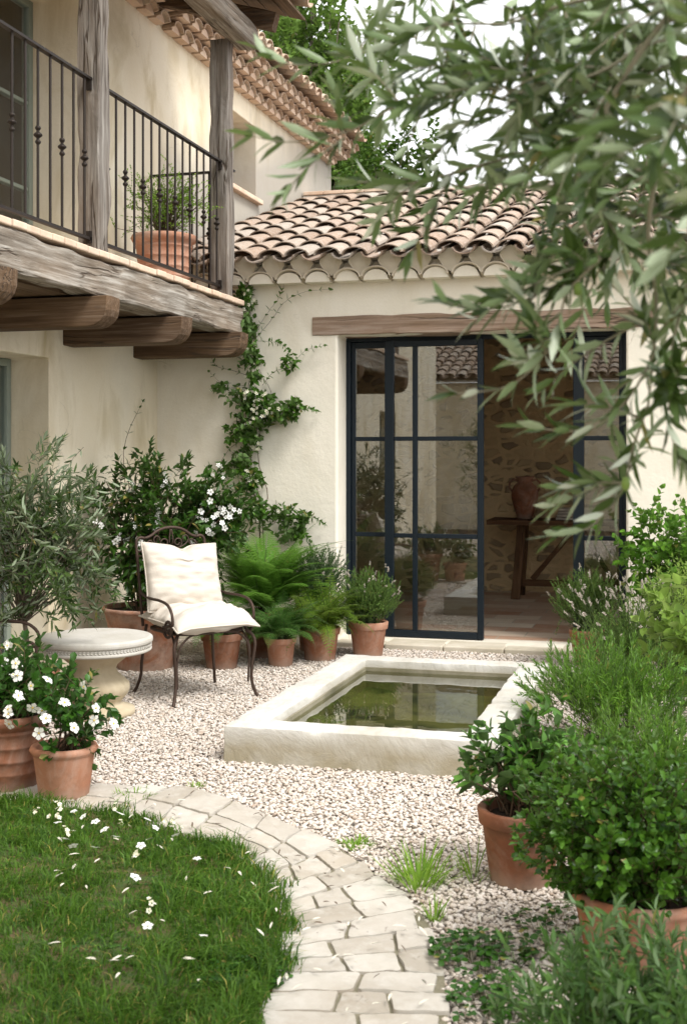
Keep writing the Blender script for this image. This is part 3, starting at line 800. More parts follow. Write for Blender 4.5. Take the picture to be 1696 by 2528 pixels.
MB().box((XL, -2, 5.49), (XL + .28, 15.28, 5.515)).build('eave_ledge', M['tile2'], house)
genoise(house, 6.9, 9.75, 5.16, XL, .12, seed=5)
genoise(house, 6.9, 9.75, 5.265, XL, .22, seed=8)
sl_ = .30; cs = 1 / math.hypot(1, sl_); UPV = Vector((-cs, 0, sl_ * cs)); NV = Vector((sl_ * cs, 0, cs))
# main roof
m = tile_field(int(5.55 / .235), 10, .235, .41, (-3.95, 9.86, 5.50), (0, 1, 0), UPV, NV, 11)
m.build('roof', M['tile2'], house)
m = MB(); e = Vector((-4.1, 0, 5.515)); t = e + UPV * 4.6
m.add([(e.x, 9.78, e.z), (e.x, 15.3, e.z), (t.x, 15.3, t.z), (t.x, 9.78, t.z), (e.x, 9.78, e.z + .03), (e.x, 15.3, e.z + .03), (t.x, 15.3, t.z + .03), (t.x, 9.78, t.z + .03)],
      [(0,3,2,1),(4,5,6,7),(0,1,5,4),(1,2,6,5),(2,3,7,6),(3,0,4,7)])
m.build('roof_underlay', M['mortar'], house)
# balcony roof: same slope carried further out
m = tile_field(int(6.2 / .235), 13, .235, .41, (-3.02, 3.75, 5.225), (0, 1, 0), UPV, NV, 12)
m.build('balcony_roof', M['tile2'], house)
m = MB(); e = Vector((-3.06, 0, 5.205)); t = e + UPV * 5.6
for k in range(34):
    a = 0.165 * k; p_ = e + UPV * a; q_ = e + UPV * (a + .15)
    m.add([(p_.x, 3.7, p_.z - .02), (p_.x, 9.84, p_.z - .02), (q_.x, 9.84, q_.z - .02), (q_.x, 3.7, q_.z - .02), (p_.x, 3.7, p_.z), (p_.x, 9.84, p_.z), (q_.x, 9.84, q_.z), (q_.x, 3.7, q_.z)],
      [(0,3,2,1),(4,5,6,7),(0,1,5,4),(1,2,6,5),(2,3,7,6),(3,0,4,7)])
    if k > 12: pass
m.build('roof_boarding', M['board'], house)
for i, y in enumerate((4.15, 5.0, 5.9, 6.8, 7.7, 8.6, 9.55)):
    zc = 5.115
    rough_beam((-3.22, y, zc - .03), (XL + .0, y, zc - .03 + 1.12 * sl_), .10, .14, .004, 12, i * 3.1, chip=.02).build('rafter', M['wood_x'], house)
rough_beam((-3.44, 3.9, 4.945), (-3.44, 9.46, 4.945), .19, .19, .008, 60, 5., chip=.05).build('wall_plate_beam', M['wood_y'], house)
# balcony
rough_beam((-3.59, 4.15, 2.655), (-3.59, 9.52, 2.655), .19, .225, .010, 90, 1.3, chip=.09, rc=.12).build('balcony_beam', M['wood_y'], house)
def corbel(y, seed):
    z0, z1 = 2.345, 2.535; x0, x1 = XL - .05, -3.41; hw = .095
    prof = [(x0, z0), (x1 - .13, z0)] + [(x1 - .13 + .13 * math.sin(a), z1 - .03 - (z1 - z0 - .03) * math.cos(a) ** .8 if math.cos(a) > 0 else z1 - .03) for a in [R(k) for k in (20, 40, 58, 74, 90)]] + [(x1, z1), (x0, z1)]
    m = MB(); ys = [-1, -.86, -.4, 0, .4, .86, 1]; n = len(prof)
    cx = sum(p_[0] for p_ in prof) / n; cz = (z0 + z1) / 2
    for s_ in ys:
        k = 1 - (.06 if abs(s_) == 1 else 0)
        for a, c_ in prof:
            nz = .006 * noise.noise(Vector((a * 3 + seed, c_ * 5, s_ + seed)))
            m.v.append((cx + (a - cx) * (1 - (1 - k) * .25) + nz, y + s_ * hw, cz + (c_ - cz) * k + nz))
    for r_ in range(len(ys) - 1):
        for i in range(n):
            a = r_ * n + i; c_ = r_ * n + (i + 1) % n; m.f.append((a, c_, c_ + n, a + n))
    m.f.append(tuple(reversed(range(n)))); m.f.append(tuple((len(ys) - 1) * n + i for i in range(n)))
    m.build('corbel', M['wood_x'], house)
for i, y in enumerate((4.6, 5.75, 6.98, 8.15, 9.33)): corbel(y, i * 2.3)
m = MB()
for k in range(4):
    x0 = XL + .001 + k * .165; m.box((x0, 4.2, 2.545), (x0 + .158, 9.7, 2.575))
m.build('balcony_boards', M['board'], house)
MB().box((XL + .001, 4.2, 2.58), (-3.56, 9.705, 2.775)).build('balcony_deck', M['nosing'], house)
m = MB(); rd = random.Random(4); y = 4.15
while y < 9.52:
    w_ = .145 + rd.uniform(-.006, .006); dz = rd.uniform(-.003, .003); dx_ = rd.uniform(-.006, .006)
    m.box((XL + .003, y, 2.779 + dz), (-3.475 + dx_, min(y + w_ - .006, 9.6), 2.822 + dz)); y += w_
bevel(m.build('balcony_edge_tiles', M['nosing'], house), .008, 2)
for i, (y, s_) in enumerate(((4.75, 1.), (7.03, 2.), (9.25, 3.))):
    rough_beam((-3.575, y, 2.824), (-3.575, y, 4.862), .15, .15, .007, 40, s_ * 4, up=(0, 1, 0), chip=.05, rc=.12).build('post', M['wood_z'], house)
# railing
def railing(p0, p1, n, parity, bracket=True):
    p0, p1 = Vector(p0), Vector(p1); d = (p1 - p0).normalized()
    m = MB(); m.bar(p0 + Vector((0, 0, 3.885)), p1 + Vector((0, 0, 3.885)), .038, .016)
    m2 = MB(); m2.bar(p0 + Vector((0, 0, 2.893)), p1 + Vector((0, 0, 2.893)), .03, .018)
    if bracket:
        for zz in (3.86, 2.91):
            for p_, sg in ((p0, 1), (p1, -1)): m.bar(p_ + d * sg * .012 + Vector((0, 0, zz - .045)), p_ + d * sg * .012 + Vector((0, 0, zz + .03)), .03, .02, up=d)
    r_ = m.build('railing', M['iron'], house); m2.build('bottom_rail', M['iron'], r_)
    for k in range(n):
        p_ = p0 + (p1 - p0) * ((k + .5) / n)
        bm_ = MB().tube([p_ + Vector((0, 0, 2.9)), p_ + Vector((0, 0, 3.878))], .0085, 6)
        if k % 2 == parity:
            pr = []
            for c_, rr, hh in ((3.34, .017, .014), (3.38, .026, .017), (3.42, .017, .014)):
                pr += [(rr * math.sin(math.pi * t / 6) + .009 * (1 - math.sin(math.pi * t / 6)), c_ - hh + 2 * hh * t / 6) for t in range(7)]
            bm_.lathe(pr, (p_.x, p_.y, 0), 12)
        bm_.build('baluster', M['iron'], r_, sm=False)
railing((-3.56, 7.11, 0), (-3.56, 9.17, 0), 15, 0)
railing((-3.56, 4.83, 0), (-3.56, 6.95, 0), 15, 0)
railing((XL + .03, 9.5, 0), (-3.56, 9.5, 0), 5, 1, False)

# ================================================================ GARDEN ROOM
room = thing('garden_room', 'low cream garden room with barrel tile roof, timber lintel and steel glazed doorway', 'building', (-1.5, 9.71, 0))
Yw = 9.71
w = holed_wall((XL - .2, 3.4), (-.2, 3.02), [(-2.744, -.44, .045, 2.535)], lambda u, v, s: (u, Yw + .36 * s, v))
bevel(w.build('wall', M['stucco_f'], room), .02, 3)
rough_beam((-2.956, Yw + .14, 2.612), (-.22, Yw + .14, 2.612), .31, .156, .006, 60, 8., chip=.05, rc=.08).build('lintel', M['lintel_wood'], room)
m = MB(); m.box((3.1, Yw + .363, -.2), (3.4, 10.6, 3.0)); m.box((3.1, 12.9, -.2), (3.4, 14.2, 3.0)); m.box((3.1, 10.603, -.2), (3.4, 12.897, .05)); m.box((3.1, 10.603, 2.3), (3.4, 12.897, 3.0)); m.box((XL + .003, 14.0, -.2), (3.097, 14.3, 4.4))  # right wall leaves an unseen opening, added to let daylight into the room
m.build('outer_wall', M['stucco_f'], room)
# gable triangle
m = MB().add([(3.1, 9.8, 3.003), (3.1, 14.3, 3.003), (3.1, 14.3, 4.4), (3.4, 9.8, 3.003), (3.4, 14.3, 3.003), (3.4, 14.3, 4.4)], [(0,1,2),(3,5,4),(0,2,5,3),(1,4,5,2),(0,3,4,1)])
m.build('gable', M['stucco_f'], room)
b = NB('rubble_wall')
wz = b.n('ShaderNodeVectorMath', {0: b.map((5.5, 5.5, 9.5)), 1: b.n('ShaderNodeVectorMath', {0: b.n('ShaderNodeTexNoise', {'Vector': b.co, 'Scale': 3.}).outputs['Color'], 'Scale': 1.1}, operation='SCALE').outputs[0]}, operation='ADD').outputs[0]
ve = b.n('ShaderNodeTexVoronoi', {'Vector': wz, 'Scale': 1., 'Randomness': .9}, feature='DISTANCE_TO_EDGE').outputs['Distance']
vc = b.n('ShaderNodeTexVoronoi', {'Vector': wz, 'Scale': 1., 'Randomness': .9}).outputs['Color']
vx = b.n('ShaderNodeSeparateXYZ', {0: vc}).outputs['X']
msk = b.ramp(b.mth('ADD', ve, b.mth('MULTIPLY', b.mth('SUBTRACT', b.noise(14, 5), .5), .22)), [(.12, 0), (.20, 1)])
msk = b.mth('MULTIPLY', msk, b.ramp(vx, [(.3, .15), (.45, .85)]))
sc = b.ramp(b.n('ShaderNodeSeparateXYZ', {0: vc}).outputs['Y'], [(0, (.22, .165, .11)), (.5, (.32, .24, .15)), (1, (.42, .32, .20))])
col = b.mix(msk, b.mix(b.noise(6, 6), (.66, .48, .27), (.50, .37, .21)), sc)
m_rub = b.set(col, .95, b.mth('ADD', msk, b.mth('MULTIPLY', b.noise(20, 6), .6)), .8, .04)
m = MB(); m.box((-4.2, 13.66, -.1), (3.09, 13.99, 3.0)); m.box((-4.33, Yw + .363, -.1), (-4.2, 13.657, 3.0)); m.box((2.9, Yw + .363, -.1), (3.097, 10.6, 3.0)); m.box((2.9, 12.9, -.1), (3.097, 13.657, 3.0))
m.build('inner_wall', m_rub, room)
m = MB(); m.box((-4.197, Yw + .363, 2.85), (2.897, 13.655, 2.9)); m.build('ceiling', M['board'], room)
b = NB('floor_tiles')
br = b.n('ShaderNodeTexBrick', {'Vector': b.co, 'Color1': (.38, .17, .09, 1), 'Color2': (.66, .56, .44, 1), 'Mortar': (.40, .36, .29, 1), 'Scale': 1., 'Mortar Size': .006, 'Mortar Smooth': .3, 'Bias': .1, 'Brick Width': .42, 'Row Height': .27})
br.offset = .5
col = b.mix(b.mth('MULTIPLY', b.ramp(b.noise(4, 6), [(.35, 0), (.7, 1)]), .35), br.outputs['Color'], (.56, .46, .35))
m_ft = b.set(col, b.ramp(b.noise(9, 5), [(.3, .35), (.7, .6)]), b.mth('ADD', b.mth('MULTIPLY', br.outputs['Fac'], -1.), b.mth('MULTIPLY', b.noise(30, 4), .3)), .4, .006)
MB().box((-4.195, Yw + .363, -.1), (2.895, 13.655, .044)).build('floor', m_ft, room)
# threshold of worn slabs
m = MB(); rd = random.Random(9); x = -2.72
m.box((-2.742, Yw + .162, -.1), (-.442, Yw + .361, .0435))
while x < -.45:
    w_ = rd.uniform(.32, .5); x1 = min(x + w_, -.443)
    m.box((x, 9.575 + rd.uniform(-.008, .008), -.1), (x1 - .006, Yw + .16, .046 + rd.uniform(-.003, .001))); x = x1
o = bevel(m.build('threshold', M['thresh'], room), .012, 3)
# roof
s2 = (4.5 - 3.09) / 4.4; c2 = 1 / math.hypot(1, s2); U2 = Vector((0, c2, s2 * c2)); N2 = Vector((0, -s2 * c2, c2))
m = tile_field(32, 11, .243, .415, (XL + .13, 9.45, 3.075), (1, 0, 0), U2, N2, 5, r0=.110, r1=.092, hf=.6)
m.build('roof', M['tile'], room)
e = Vector((0, 9.60, 3.12)); t = e + U2 * 4.62
MB().add([(x_, p_.y, p_.z + dz) for dz in (-.0, .03) for p_ in (e, t) for x_ in (XL + .01, 3.45)], [(0,1,3,2),(4,6,7,5),(0,4,5,1),(2,3,7,6),(0,2,6,4),(1,5,7,3)]).build('roof_underlay', M['mortar'], room)
MB().add([(x_, t.y + .02 + (.3 if k else 0), 4.44 + dz) for dz in (0, .16) for k in (0, 1) for x_ in (XL + .01, 3.45)], [(0,1,3,2),(4,6,7,5),(0,4,5,1),(2,3,7,6),(0,2,6,4),(1,5,7,3)])
rough_beam((XL + .02, 13.98, 4.53), (3.4, 13.98, 4.53), .34, .17, .02, 50, 3., chip=.1).build('ridge_mortar', M['mortar'], room)
m = MB(); x = XL + .02; rd = random.Random(2)
while x < XL + 1.0: m.box((x, 13.8, 4.60), (x + .24, 14.14, 4.635 + rd.uniform(0, .006))); x += .248
bevel(m.build('ridge_tiles', M['nosing'], room), .006)
# eave course under the tiles
n = 31; sp = .243
t_ = tile_field(n, 1, sp, .4, (XL + .13 + sp * .5, 9.54, 2.905), (1, 0, 0), (0, 1, 0), (0, 0, 1), 17, .118, .112, .20, pans=False)
o = t_.build('eave_course', m_stone('eave_clay', (.60, .53, .42), (.52, .45, .35), (.36, .30, .22), .3), room)
mm = MB()
for k in range(n):
    xc = XL + .13 + sp * .5 + k * sp
    ring = [(xc + math.cos(math.pi * a / 10) * .103, z_) for a in range(11) for z_ in [2.905 + .052 + math.sin(math.pi * a / 10) * .085]]
    b0 = len(mm.v); mm.v += [(q[0], 9.57, q[1]) for q in ring] + [(q[0], Yw - .001, q[1]) for q in ring]
    mm.f.append(tuple(b0 + i for i in range(11))); mm.f.append(tuple(b0 + 11 + i for i in reversed(range(11))))
    for i in range(10): mm.f.append((b0 + i, b0 + i + 1, b0 + i + 12, b0 + i + 11))
    mm.f.append((b0 + 10, b0, b0 + 11, b0 + 21))
mm.build('eave_mortar', M['stucco_f'], o)
mm = MB()
for k in range(n + 1):     # fans of mortar closing the ends of the pan tiles
    xc = XL + .13 + (k + .0) * sp
    ring = [(xc + .095 * math.cos(math.pi * a / 8), 3.10 + .08 * math.sin(math.pi * a / 8)) for a in range(9)] + [(xc - .05, 3.03), (xc, 3.0), (xc + .05, 3.03)]
    b0 = len(mm.v); q = len(ring); mm.v += [(p_[0], 9.53 + (.03 if i > 8 else 0), p_[1]) for i, p_ in enumerate(ring)] + [(p_[0], 9.72, p_[1]) for p_ in ring]
    mm.f.append(tuple(b0 + i for i in range(q)));
    for i in range(q): mm.f.append((b0 + i, b0 + (i + 1) % q, b0 + q + (i + 1) % q, b0 + q + i))
mm.build('tile_mortar', m_stone('eave_mortar', (.60, .54, .43), (.50, .44, .34), (.34, .29, .21), .4), room)
MB().box((XL + .01, 9.62, 3.02), (3.4, 10.07, 3.11)).build('eave_ledge', M['stucco_f'], room)

# doorway: fixed left light, sliding leaf in front of it, right-hand light
Yd = 10.0; Z0, Z1 = .047, 2.53; ZB = (1.687, .887)
def leaf(name, x0, x1, verts_, y, st, parent, zb=Z0, zt=Z1, bot=.05):
    f = MB()
    f.box((x0, y, zb), (x0 + st[0], y + .05, zt)); f.box((x1 - st[1], y, zb), (x1, y + .05, zt))
    f.box((x0 + st[0] + .0005, y + .002, zt - .05), (x1 - st[1] - .0005, y + .048, zt)); f.box((x0 + st[0] + .0005, y + .002, zb), (x1 - st[1] - .0005, y + .048, zb + bot))
    for xv in verts_: f.box((xv - .02, y + .004, zb + bot + .0005), (xv + .02, y + .046, zt - .0505))
    xs = [x0 + st[0]] + list(verts_) + [x1 - st[1]]
    for z in ZB:
        for a, c_ in zip(xs[:-1], xs[1:]):
            f.box((a + (.0205 if a != xs[0] else .0005), y + .006, z - .018), (c_ - (.0205 if c_ != xs[-1] else .0005), y + .044, z + .018))
    o = bevel(f.build(name, M['steel'], parent), .004, 2)
    zs = [zb + bot, ZB[1], ZB[0], zt - .05]
    for a, c_ in zip(xs[:-1], xs[1:]):
        for q0, q1 in zip(zs[:-1], zs[1:]):
            MB().box((a + .003, y + .022, q0 + .003), (c_ - .003, y + .028, q1 - .003)).build('pane', M['glass'], o)
    return o
f = MB(); f.box((-2.742, Yd - .03, 2.50), (-.442, Yd + .068, 2.533)); f.box((-2.742, Yd - .03, Z0), (-2.705, Yd + .068, 2.4995)); f.box((-.477, Yd - .03, Z0), (-.442, Yd + .068, 2.4995))
bevel(f.build('door_frame', M['steel'], room), .004)
leaf('fixed_light', -2.704, -2.34, [], Yd, (.03, .05), room, zt=2.4985)
leaf('glazed_door', -2.40, -1.578, [-2.146], Yd - .075, (.075, .05), room, zt=2.4985, zb=.052, bot=.055)
leaf('side_light', -.867, -.478, [], Yd, (.085, .03), room, zt=2.4985)

# table inside
tb = thing('trestle_table', 'dark wooden trestle table against the rubble wall inside the doorway', 'table', (-1.2, 13.1, .044))
rough_beam((-2.0, 13.1, .85), (-.35, 13.1, .85), .62, .05, .003, 20, 2., rc=.05).build('tabletop', M['dark_wood'], tb)
for x in (-1.68, -.62):
    rough_beam((x - .03, 12.88, .045), (x + .02, 12.96, .824), .085, .07, .003, 10, x, up=(0, 1, 0)).build('leg', M['dark_wood_z'], tb)
    rough_beam((x - .03, 13.32, .045), (x + .02, 13.24, .824), .085, .07, .003, 10, x, up=(0, 1, 0)).build('leg', M['dark_wood_z'], tb)
rough_beam((-1.66, 13.1, .2), (-.62, 13.1, .2), .05, .07, .003, 10, 4.).build('stretcher', M['dark_wood'], tb)
rough_beam((-1.55, 13.0, .25), (-1.1, 13.0, .8), .04, .05, .003, 10, 4.).build('brace', M['dark_wood'], tb)
rough_beam((-.72, 13.0, .25), (-1.05, 13.0, .8), .04, .05, .003, 10, 5.).build('brace', M['dark_wood'], tb)
jar = thing('clay_jar', 'brown two-handled clay jar standing on the trestle table', 'jar', (-1.64, 13.1, .876)); jar.scale = (.86, .86, .92)
MB().lathe([(0, 0), (.085, 0), (.095, .02), (.13, .12), (.165, .24), (.165, .31), (.135, .38), (.09, .42), (.085, .45), (.115, .475), (.115, .49), (.075, .485), (.07, .44), (.0, .40)], n=36).build('body', M['terra_d'], jar, local=True, sm=True)
for sg in (-1, 1):
    MB().tube([(sg * .088, 0, .44), (sg * .14, 0, .455), (sg * .185, 0, .42), (sg * .19, 0, .36), (sg * .155, 0, .32)], .014, 8).build('handle', M['terra_d'], jar, local=True, sm=True)
cl = MB()
for k in range(4): 
    cl.box((-1.30 + .01 * k, 12.92, .877 + k * .031), (-.88 - .012 * (k % 2), 13.22, .904 + k * .031))
o = bevel(cl.build('folded_cloths', M['linen']), .012, 3); tag(o, 'stack of folded pale cloths beside the clay jar on the table', 'cloth')


# ================================================================ POTS
def pot_prof(rt, rb, h, style):
    t = .014
    if style == 'roll':
        out = [(0, 0), (rb, 0), (rb + .004, .006), (rt * .93, h - .045), (rt * .945, h - .04), (rt, h - .032), (rt + .008, h - .016), (rt, h - .002), (rt - .012, h)]
    elif style == 'band':
        out = [(0, 0), (rb, 0), (rb + .004, .006)]
        for k in (.25, .42, .6, .78):
            r_ = rb + (rt * .92 - rb) * k; z = h * k
            out += [(r_, z - .01), (r_ + .007, z - .004), (r_ + .007, z + .004), (r_ + .001, z + .01)]
        out += [(rt * .92, h - .06), (rt, h - .05), (rt + .012, h - .025), (rt + .004, h - .003), (rt - .01, h)]
    else:
        out = [(0, 0), (rb, 0), (rb + .004, .006), (rt * .915, h * .78), (rt * .99, h * .79), (rt, h * .8), (rt + .006, h - .008), (rt, h)]
    return out + [(rt - t - .012, h - .006), (rt - t - .016, h - .05), (0, h - .05)]
def add_pot(t, rt, rb, h, style='lip', mat='terra', z0=0, soil=True):
    o = MB().lathe(pot_prof(rt, rb, h, style), (0, 0, z0), 48, lambda a, z: 1 + .008 * math.sin(a * 2 + rt * 90)).build('pot', M[mat], t, local=True, sm=True)
    bevel(o, .002, 1, 60)
    if soil:
        m = MB(); n = 28; rs = rt - .03
        m.v.append((0, 0, z0 + h - .028))
        for k in range(1, 4):
            for a in range(n):
                th = 2 * math.pi * a / n; m.v.append((rs * k / 3 * math.cos(th), rs * k / 3 * math.sin(th), z0 + h - .034 + random.uniform(-.004, .004)))
        for a in range(n): m.f.append((0, 1 + a, 1 + (a + 1) % n))
        for k in range(2):
            for a in range(n): m.f.append((1 + k * n + a, 1 + k * n + n + a, 1 + k * n + n + (a + 1) % n, 1 + k * n + (a + 1) % n))
        m.build('soil', M['soil'], t, local=True, sm=True)

def stems_from(tw, base, PL, frac=.5, r0=.006, r1=.0015, rt=.002, spread=.03):
    """branches that carry the twigs back to the pot or trunk"""
    n = len(PL); k = max(3, int(n * frac)); pick = rng.permutation(n)[:k]
    tips = PL[pick][:, 0]
    b0 = np.array(base) + np.concatenate([rng.normal(size=(k, 2)) * spread, np.zeros((k, 1))], 1)
    mid = (b0 * .5 + tips * .5); mid[:, :2] = b0[:, :2] * .62 + tips[:, :2] * .38
    t = np.linspace(0, 1, 6)[None, :, None]
    C = b0[:, None] * (1 - t) ** 2 + 2 * mid[:, None] * t * (1 - t) + tips[:, None] * t ** 2
    tw.add(C, r0, r1, 5); tw.add(PL, rt, .0006, 3)

# --- jasmine shrub in the big pot
t = thing('potted_jasmine', 'large dark green white-flowered shrub in a wide terracotta pot by the wall corner', 'potted shrub', (-3.8, 8.28, 0))
add_pot(t, .31, .2, .45, 'roll')
lv, tw = Leaves(), Twigs()
c = (.06, .12, 1.08)
PL = make_twigs(c, (.66, .42, .56), 330, .27, .35, 1., .5, .15, .25, 1.0, .3, 1.)
PL2 = make_twigs((.40, .3, 1.12), (.44, .27, .30), 120, .22, .5, 1., .5, .1, .2, 1., .3, 2.)
PL3 = make_twigs((.05, -.05, .72), (.40, .3, .30), 90, .2, -.5, 1., .4, .4, .2, 1., .3, 3.)
PL = np.concatenate([PL, PL2, PL3]); PL[..., 0] = np.maximum(PL[..., 0], -.5)
leaf_twigs(lv, PL, 6, .078, .029, 'lance', 48, .1, 2, .22, .2)
long = np.array([spline([(-.2, .1, 1.3), (-.22, .1, 1.55), (-.17, .08, 1.72), (-.1, .08, 1.86), (-.04, .05, 1.94)], 8)])
tw.add(long, .003, .001, 4); leaf_twigs(lv, long, 7, .045, .02, 'lance', 60, .2, 2)
stems_from(tw, (0, 0, .42), PL, .22, .008, .003)
lv.build('foliage', M['l_jas'], t, True); tw.build('stems', M['brown_twig'], t, True)
fl = Leaves(); q = rng.permutation(len(PL)); cn = 22
cen = PL[q[:cn]][:, -1]; cen = cen[(cen[:, 1] < .45)]
for ce in cen:
    k = rng.integers(3, 8); P = ce + rng.normal(size=(k, 3)) * .026
    fl = Leaves(); add_flowers(fl, P, np.array([.3, -.9, .3]) + rng.normal(size=(k, 3)) * .5, .034, 5, .36); fl.build('flower_cluster', M['petal'], t, True)
for ce in ((.52, .0, 1.18), (.56, .0, 1.10), (.62, .05, 1.12), (.46, 0, 1.0), (-.1, -.12, .98), (.1, -.2, .93), (-.3, -.2, 1.05), (.68, .05, 1.15)):
    fl = Leaves(); P = np.array(ce) + rng.normal(size=(5, 3)) * .035; add_flowers(fl, P, np.array([.3, -.9, .3]) + rng.normal(size=(5, 3)) * .4, .045, 5, .4); fl.build('flower_cluster', M['petal'], t, True)

# --- olive bush, left
t = thing('olive_bush', 'silvery olive bush with narrow leaves in front of the left wall', 'olive bush', (-3.62, 6.25, 0))
add_pot(t, .2, .14, .34, 'roll', 'terra_d')
lv, tw = Leaves(), Twigs()
PL = make_twigs((.02, 0, 1.14), (.54, .42, .52), 250, .28, .55, .8, .55, .1, .2, 1.0, .3, 4.)
PLb = make_twigs((.3, -.05, 1.0), (.28, .3, .42), 60, .26, .2, 1., .5, .35, .2, 1.0, .3, 5.)
PL = np.concatenate([PL, PLb]); PL[..., 0] = np.maximum(PL[..., 0], -.62)
leaf_twigs(lv, PL, 9, .074, .0145, 'lance', 42, .05, 2, .12, .15)
tr = spline([(0, 0, .3), (.02, .01, .5), (-.01, 0, .75), (.03, 0, 1.0)], 12)
tw.add(tr, .018, .008, 8); stems_from(tw, (0, 0, .6), PL, .2, .005, .002, .0016, .01)
lv.build('foliage', M['l_olive2'], t, True); tw.build('stems', M['bark'], t, True)

# --- ferns
def frond(lv, tw, base, az, L, rise, droop, pin=22, pl=.075, sub=9, w=.3):
    d = np.array([math.cos(az), math.sin(az), 0]); n = pin + 6
    s = np.linspace(0, 1, n)
    el = rise - droop * s ** 1.3
    pts = [np.array(base, float)]
    for i in range(1, n): pts.append(pts[-1] + (d * math.cos(el[i]) + np.array([0, 0, math.sin(el[i])])) * L / n)
    pts = np.array(pts); T = nrm(np.gradient(pts, axis=0)); side = np.cross(T, [0, 0, 1.]); side = nrm(side); U = np.cross(side, T)
    tw.add(pts, .0024, .0006, 4)
    i = np.arange(5, n); sc = np.sin(np.pi * np.clip((s[i] * .93 + .14), 0, 1)) ** .7 * (1.05 - s[i] * .35)
    for sg in (-1, 1):
        D = nrm(side[i] * sg + T[i] * .38 - U[i] * .12 + rng.normal(size=(len(i), 3)) * .05); Lp = pl * sc
        for k in range(sub):      # leaflets along every pinna
            f = (k + .5) / sub; P = pts[i] + D * (Lp * f)[:, None] - U[i] * (Lp * f * f * .12)[:, None]
            for s2_ in (-1, 1):
                D2 = nrm(D * .55 + T[i] * s2_)
                lv.add(P, D2, U[i], Lp * (.2 * (1.15 - f)) + .003, Lp * w * .33, 'simple', .05, .05)
t = thing('sword_fern', 'big bright green fern with long arching fronds behind the garden chair', 'fern', (-3.12, 8.98, 0))
add_pot(t, .17, .13, .36, 'lip', 'terra_d')
lv, tw = Leaves(), Twigs()
for k in range(58):
    az = k * 2.4 + random.uniform(-.3, .3); rise = random.choice([1.45, 1.3, 1.1, .75]) ; frond(lv, tw, (random.uniform(-.05, .05), random.uniform(-.05, .05), .33), az, random.uniform(.66, .98), rise, random.uniform(.9, 1.9), 30, .14, 10)
lv.build('fronds', M['l_fern'], t, True); tw.build('stems', M['green_twig'], t, True)

t = thing('potted_fern', 'dark lacy fern in a brown pot under the garden chair', 'potted fern', (-3.256, 8.42, 0), group='potted ferns by the wall')
add_pot(t, .15, .105, .26, 'lip', 'terra_d')
lv, tw = Leaves(), Twigs()
for k in range(46): frond(lv, tw, (random.uniform(-.08, .08), random.uniform(-.08, .08), .235), k * 2.4, random.uniform(.34, .58), random.uniform(.5, 1.4), random.uniform(1., 2.4), 17, .072, 6, .42)
lv.build('fronds', M['l_fern2'], t, True); tw.build('stems', M['green_twig'], t, True)
t = thing('potted_fern', 'small feathery dark green fern in the smallest terracotta pot beside the chair', 'potted fern', (-2.87, 8.62, 0), group='potted ferns by the wall')
add_pot(t, .113, .082, .21, 'lip', 'terra_p')
lv, tw = Leaves(), Twigs()
for k in range(95): frond(lv, tw, (random.uniform(-.06, .06), random.uniform(-.06, .06), .185), k * 2.4, random.uniform(.3, .54), random.uniform(.7, 1.5), random.uniform(.8, 2.3), 16, .075, 5, .42)
lv.build('fronds', M['l_fern2'], t, True); tw.build('stems', M['green_twig'], t, True)
t = thing('potted_fern', 'yellow-green lacy fern spilling over a terracotta pot left of the lavender', 'potted fern', (-2.67, 8.96, 0), group='potted ferns by the wall')
add_pot(t, .15, .11, .25, 'lip', 'terra')
lv, tw = Leaves(), Twigs()
for k in range(120): frond(lv, tw, (random.uniform(-.09, .09), random.uniform(-.09, .09), .22), k * 2.4, random.uniform(.34, .6), random.uniform(.6, 1.5), random.uniform(.8, 2.6), 17, .082, 5, .5)
lv.build('fronds', M['l_maid'], t, True); tw.build('stems', M['green_twig'], t, True)

# --- lavenders
def lavender(name, label, cat, loc, pot, rad, zc, n, mat, group=None, heads=0, hh=.12, tl=.2, needle=.026, hm='lavflower', nw=.0046):
    t = thing(name, label, cat, loc, group=group)
    z = 0
    if pot: add_pot(t, *pot); z = pot[2]
    lv, tw = Leaves(), Twigs()
    PL = make_twigs((0, 0, zc), rad, n, tl, .9, .9, .28, .0, .1, 1.0, .18, loc[0] * 3, -.45)
    leaf_twigs(lv, PL, 12, needle * 1.1, nw, 'simple', 38, .0, 4, .05, .1)
    stems_from(tw, (0, 0, max(z - .03, .0)), PL, .3, .003, .0015, .0012, .04)
    lv.build('foliage', M[mat], t, True)
    if heads:
        pick = PL[rng.permutation(len(PL))[:heads]]; pick = pick[pick[:, -1, 2] > zc - rad[2] * .2]
        T = nrm(pick[:, -1] - pick[:, 0]); fl = Leaves()
        ln = hh * rng.uniform(.5, 1.2, len(pick))
        st = np.stack([pick[:, -1] + T * (ln * k)[:, None] for k in (0, .5, 1)], 1); tw.add(st, .0011, .0009, 3)
        for i in range(min(len(pick), 100)):
            fl = Leaves()
            for k in range(6):
                P = st[i:i + 1, -1] - T[i:i + 1] * .034 * k / 6
                for j in range(4): fl.add(P, nrm(T[i:i + 1] + rng.normal(size=(1, 3)) * .7), T[i:i + 1], .013, .007, 'simple')
            fl.build('flower_head', M[hm], t, True)
    tw.build('stems', M['green_twig'], t, True)
    return t
lavender('potted_lavender', 'round lavender in a tall terracotta pot just left of the glass door', 'potted lavender', (-2.36, 9.22, 0), (.15, .105, .27, 'lip', 'terra_p'), (.27, .25, .22), .47, 420, 'l_lav', 'potted lavenders', 34, .07)
lavender('potted_lavender', 'blue-grey lavender behind the ferns, against the pale wall', 'potted lavender', (-2.83, 9.38, 0), (.16, .12, .42, 'lip', 'terra_d'), (.30, .22, .23), .62, 420, 'l_lavg', 'potted lavenders', 30, .04)
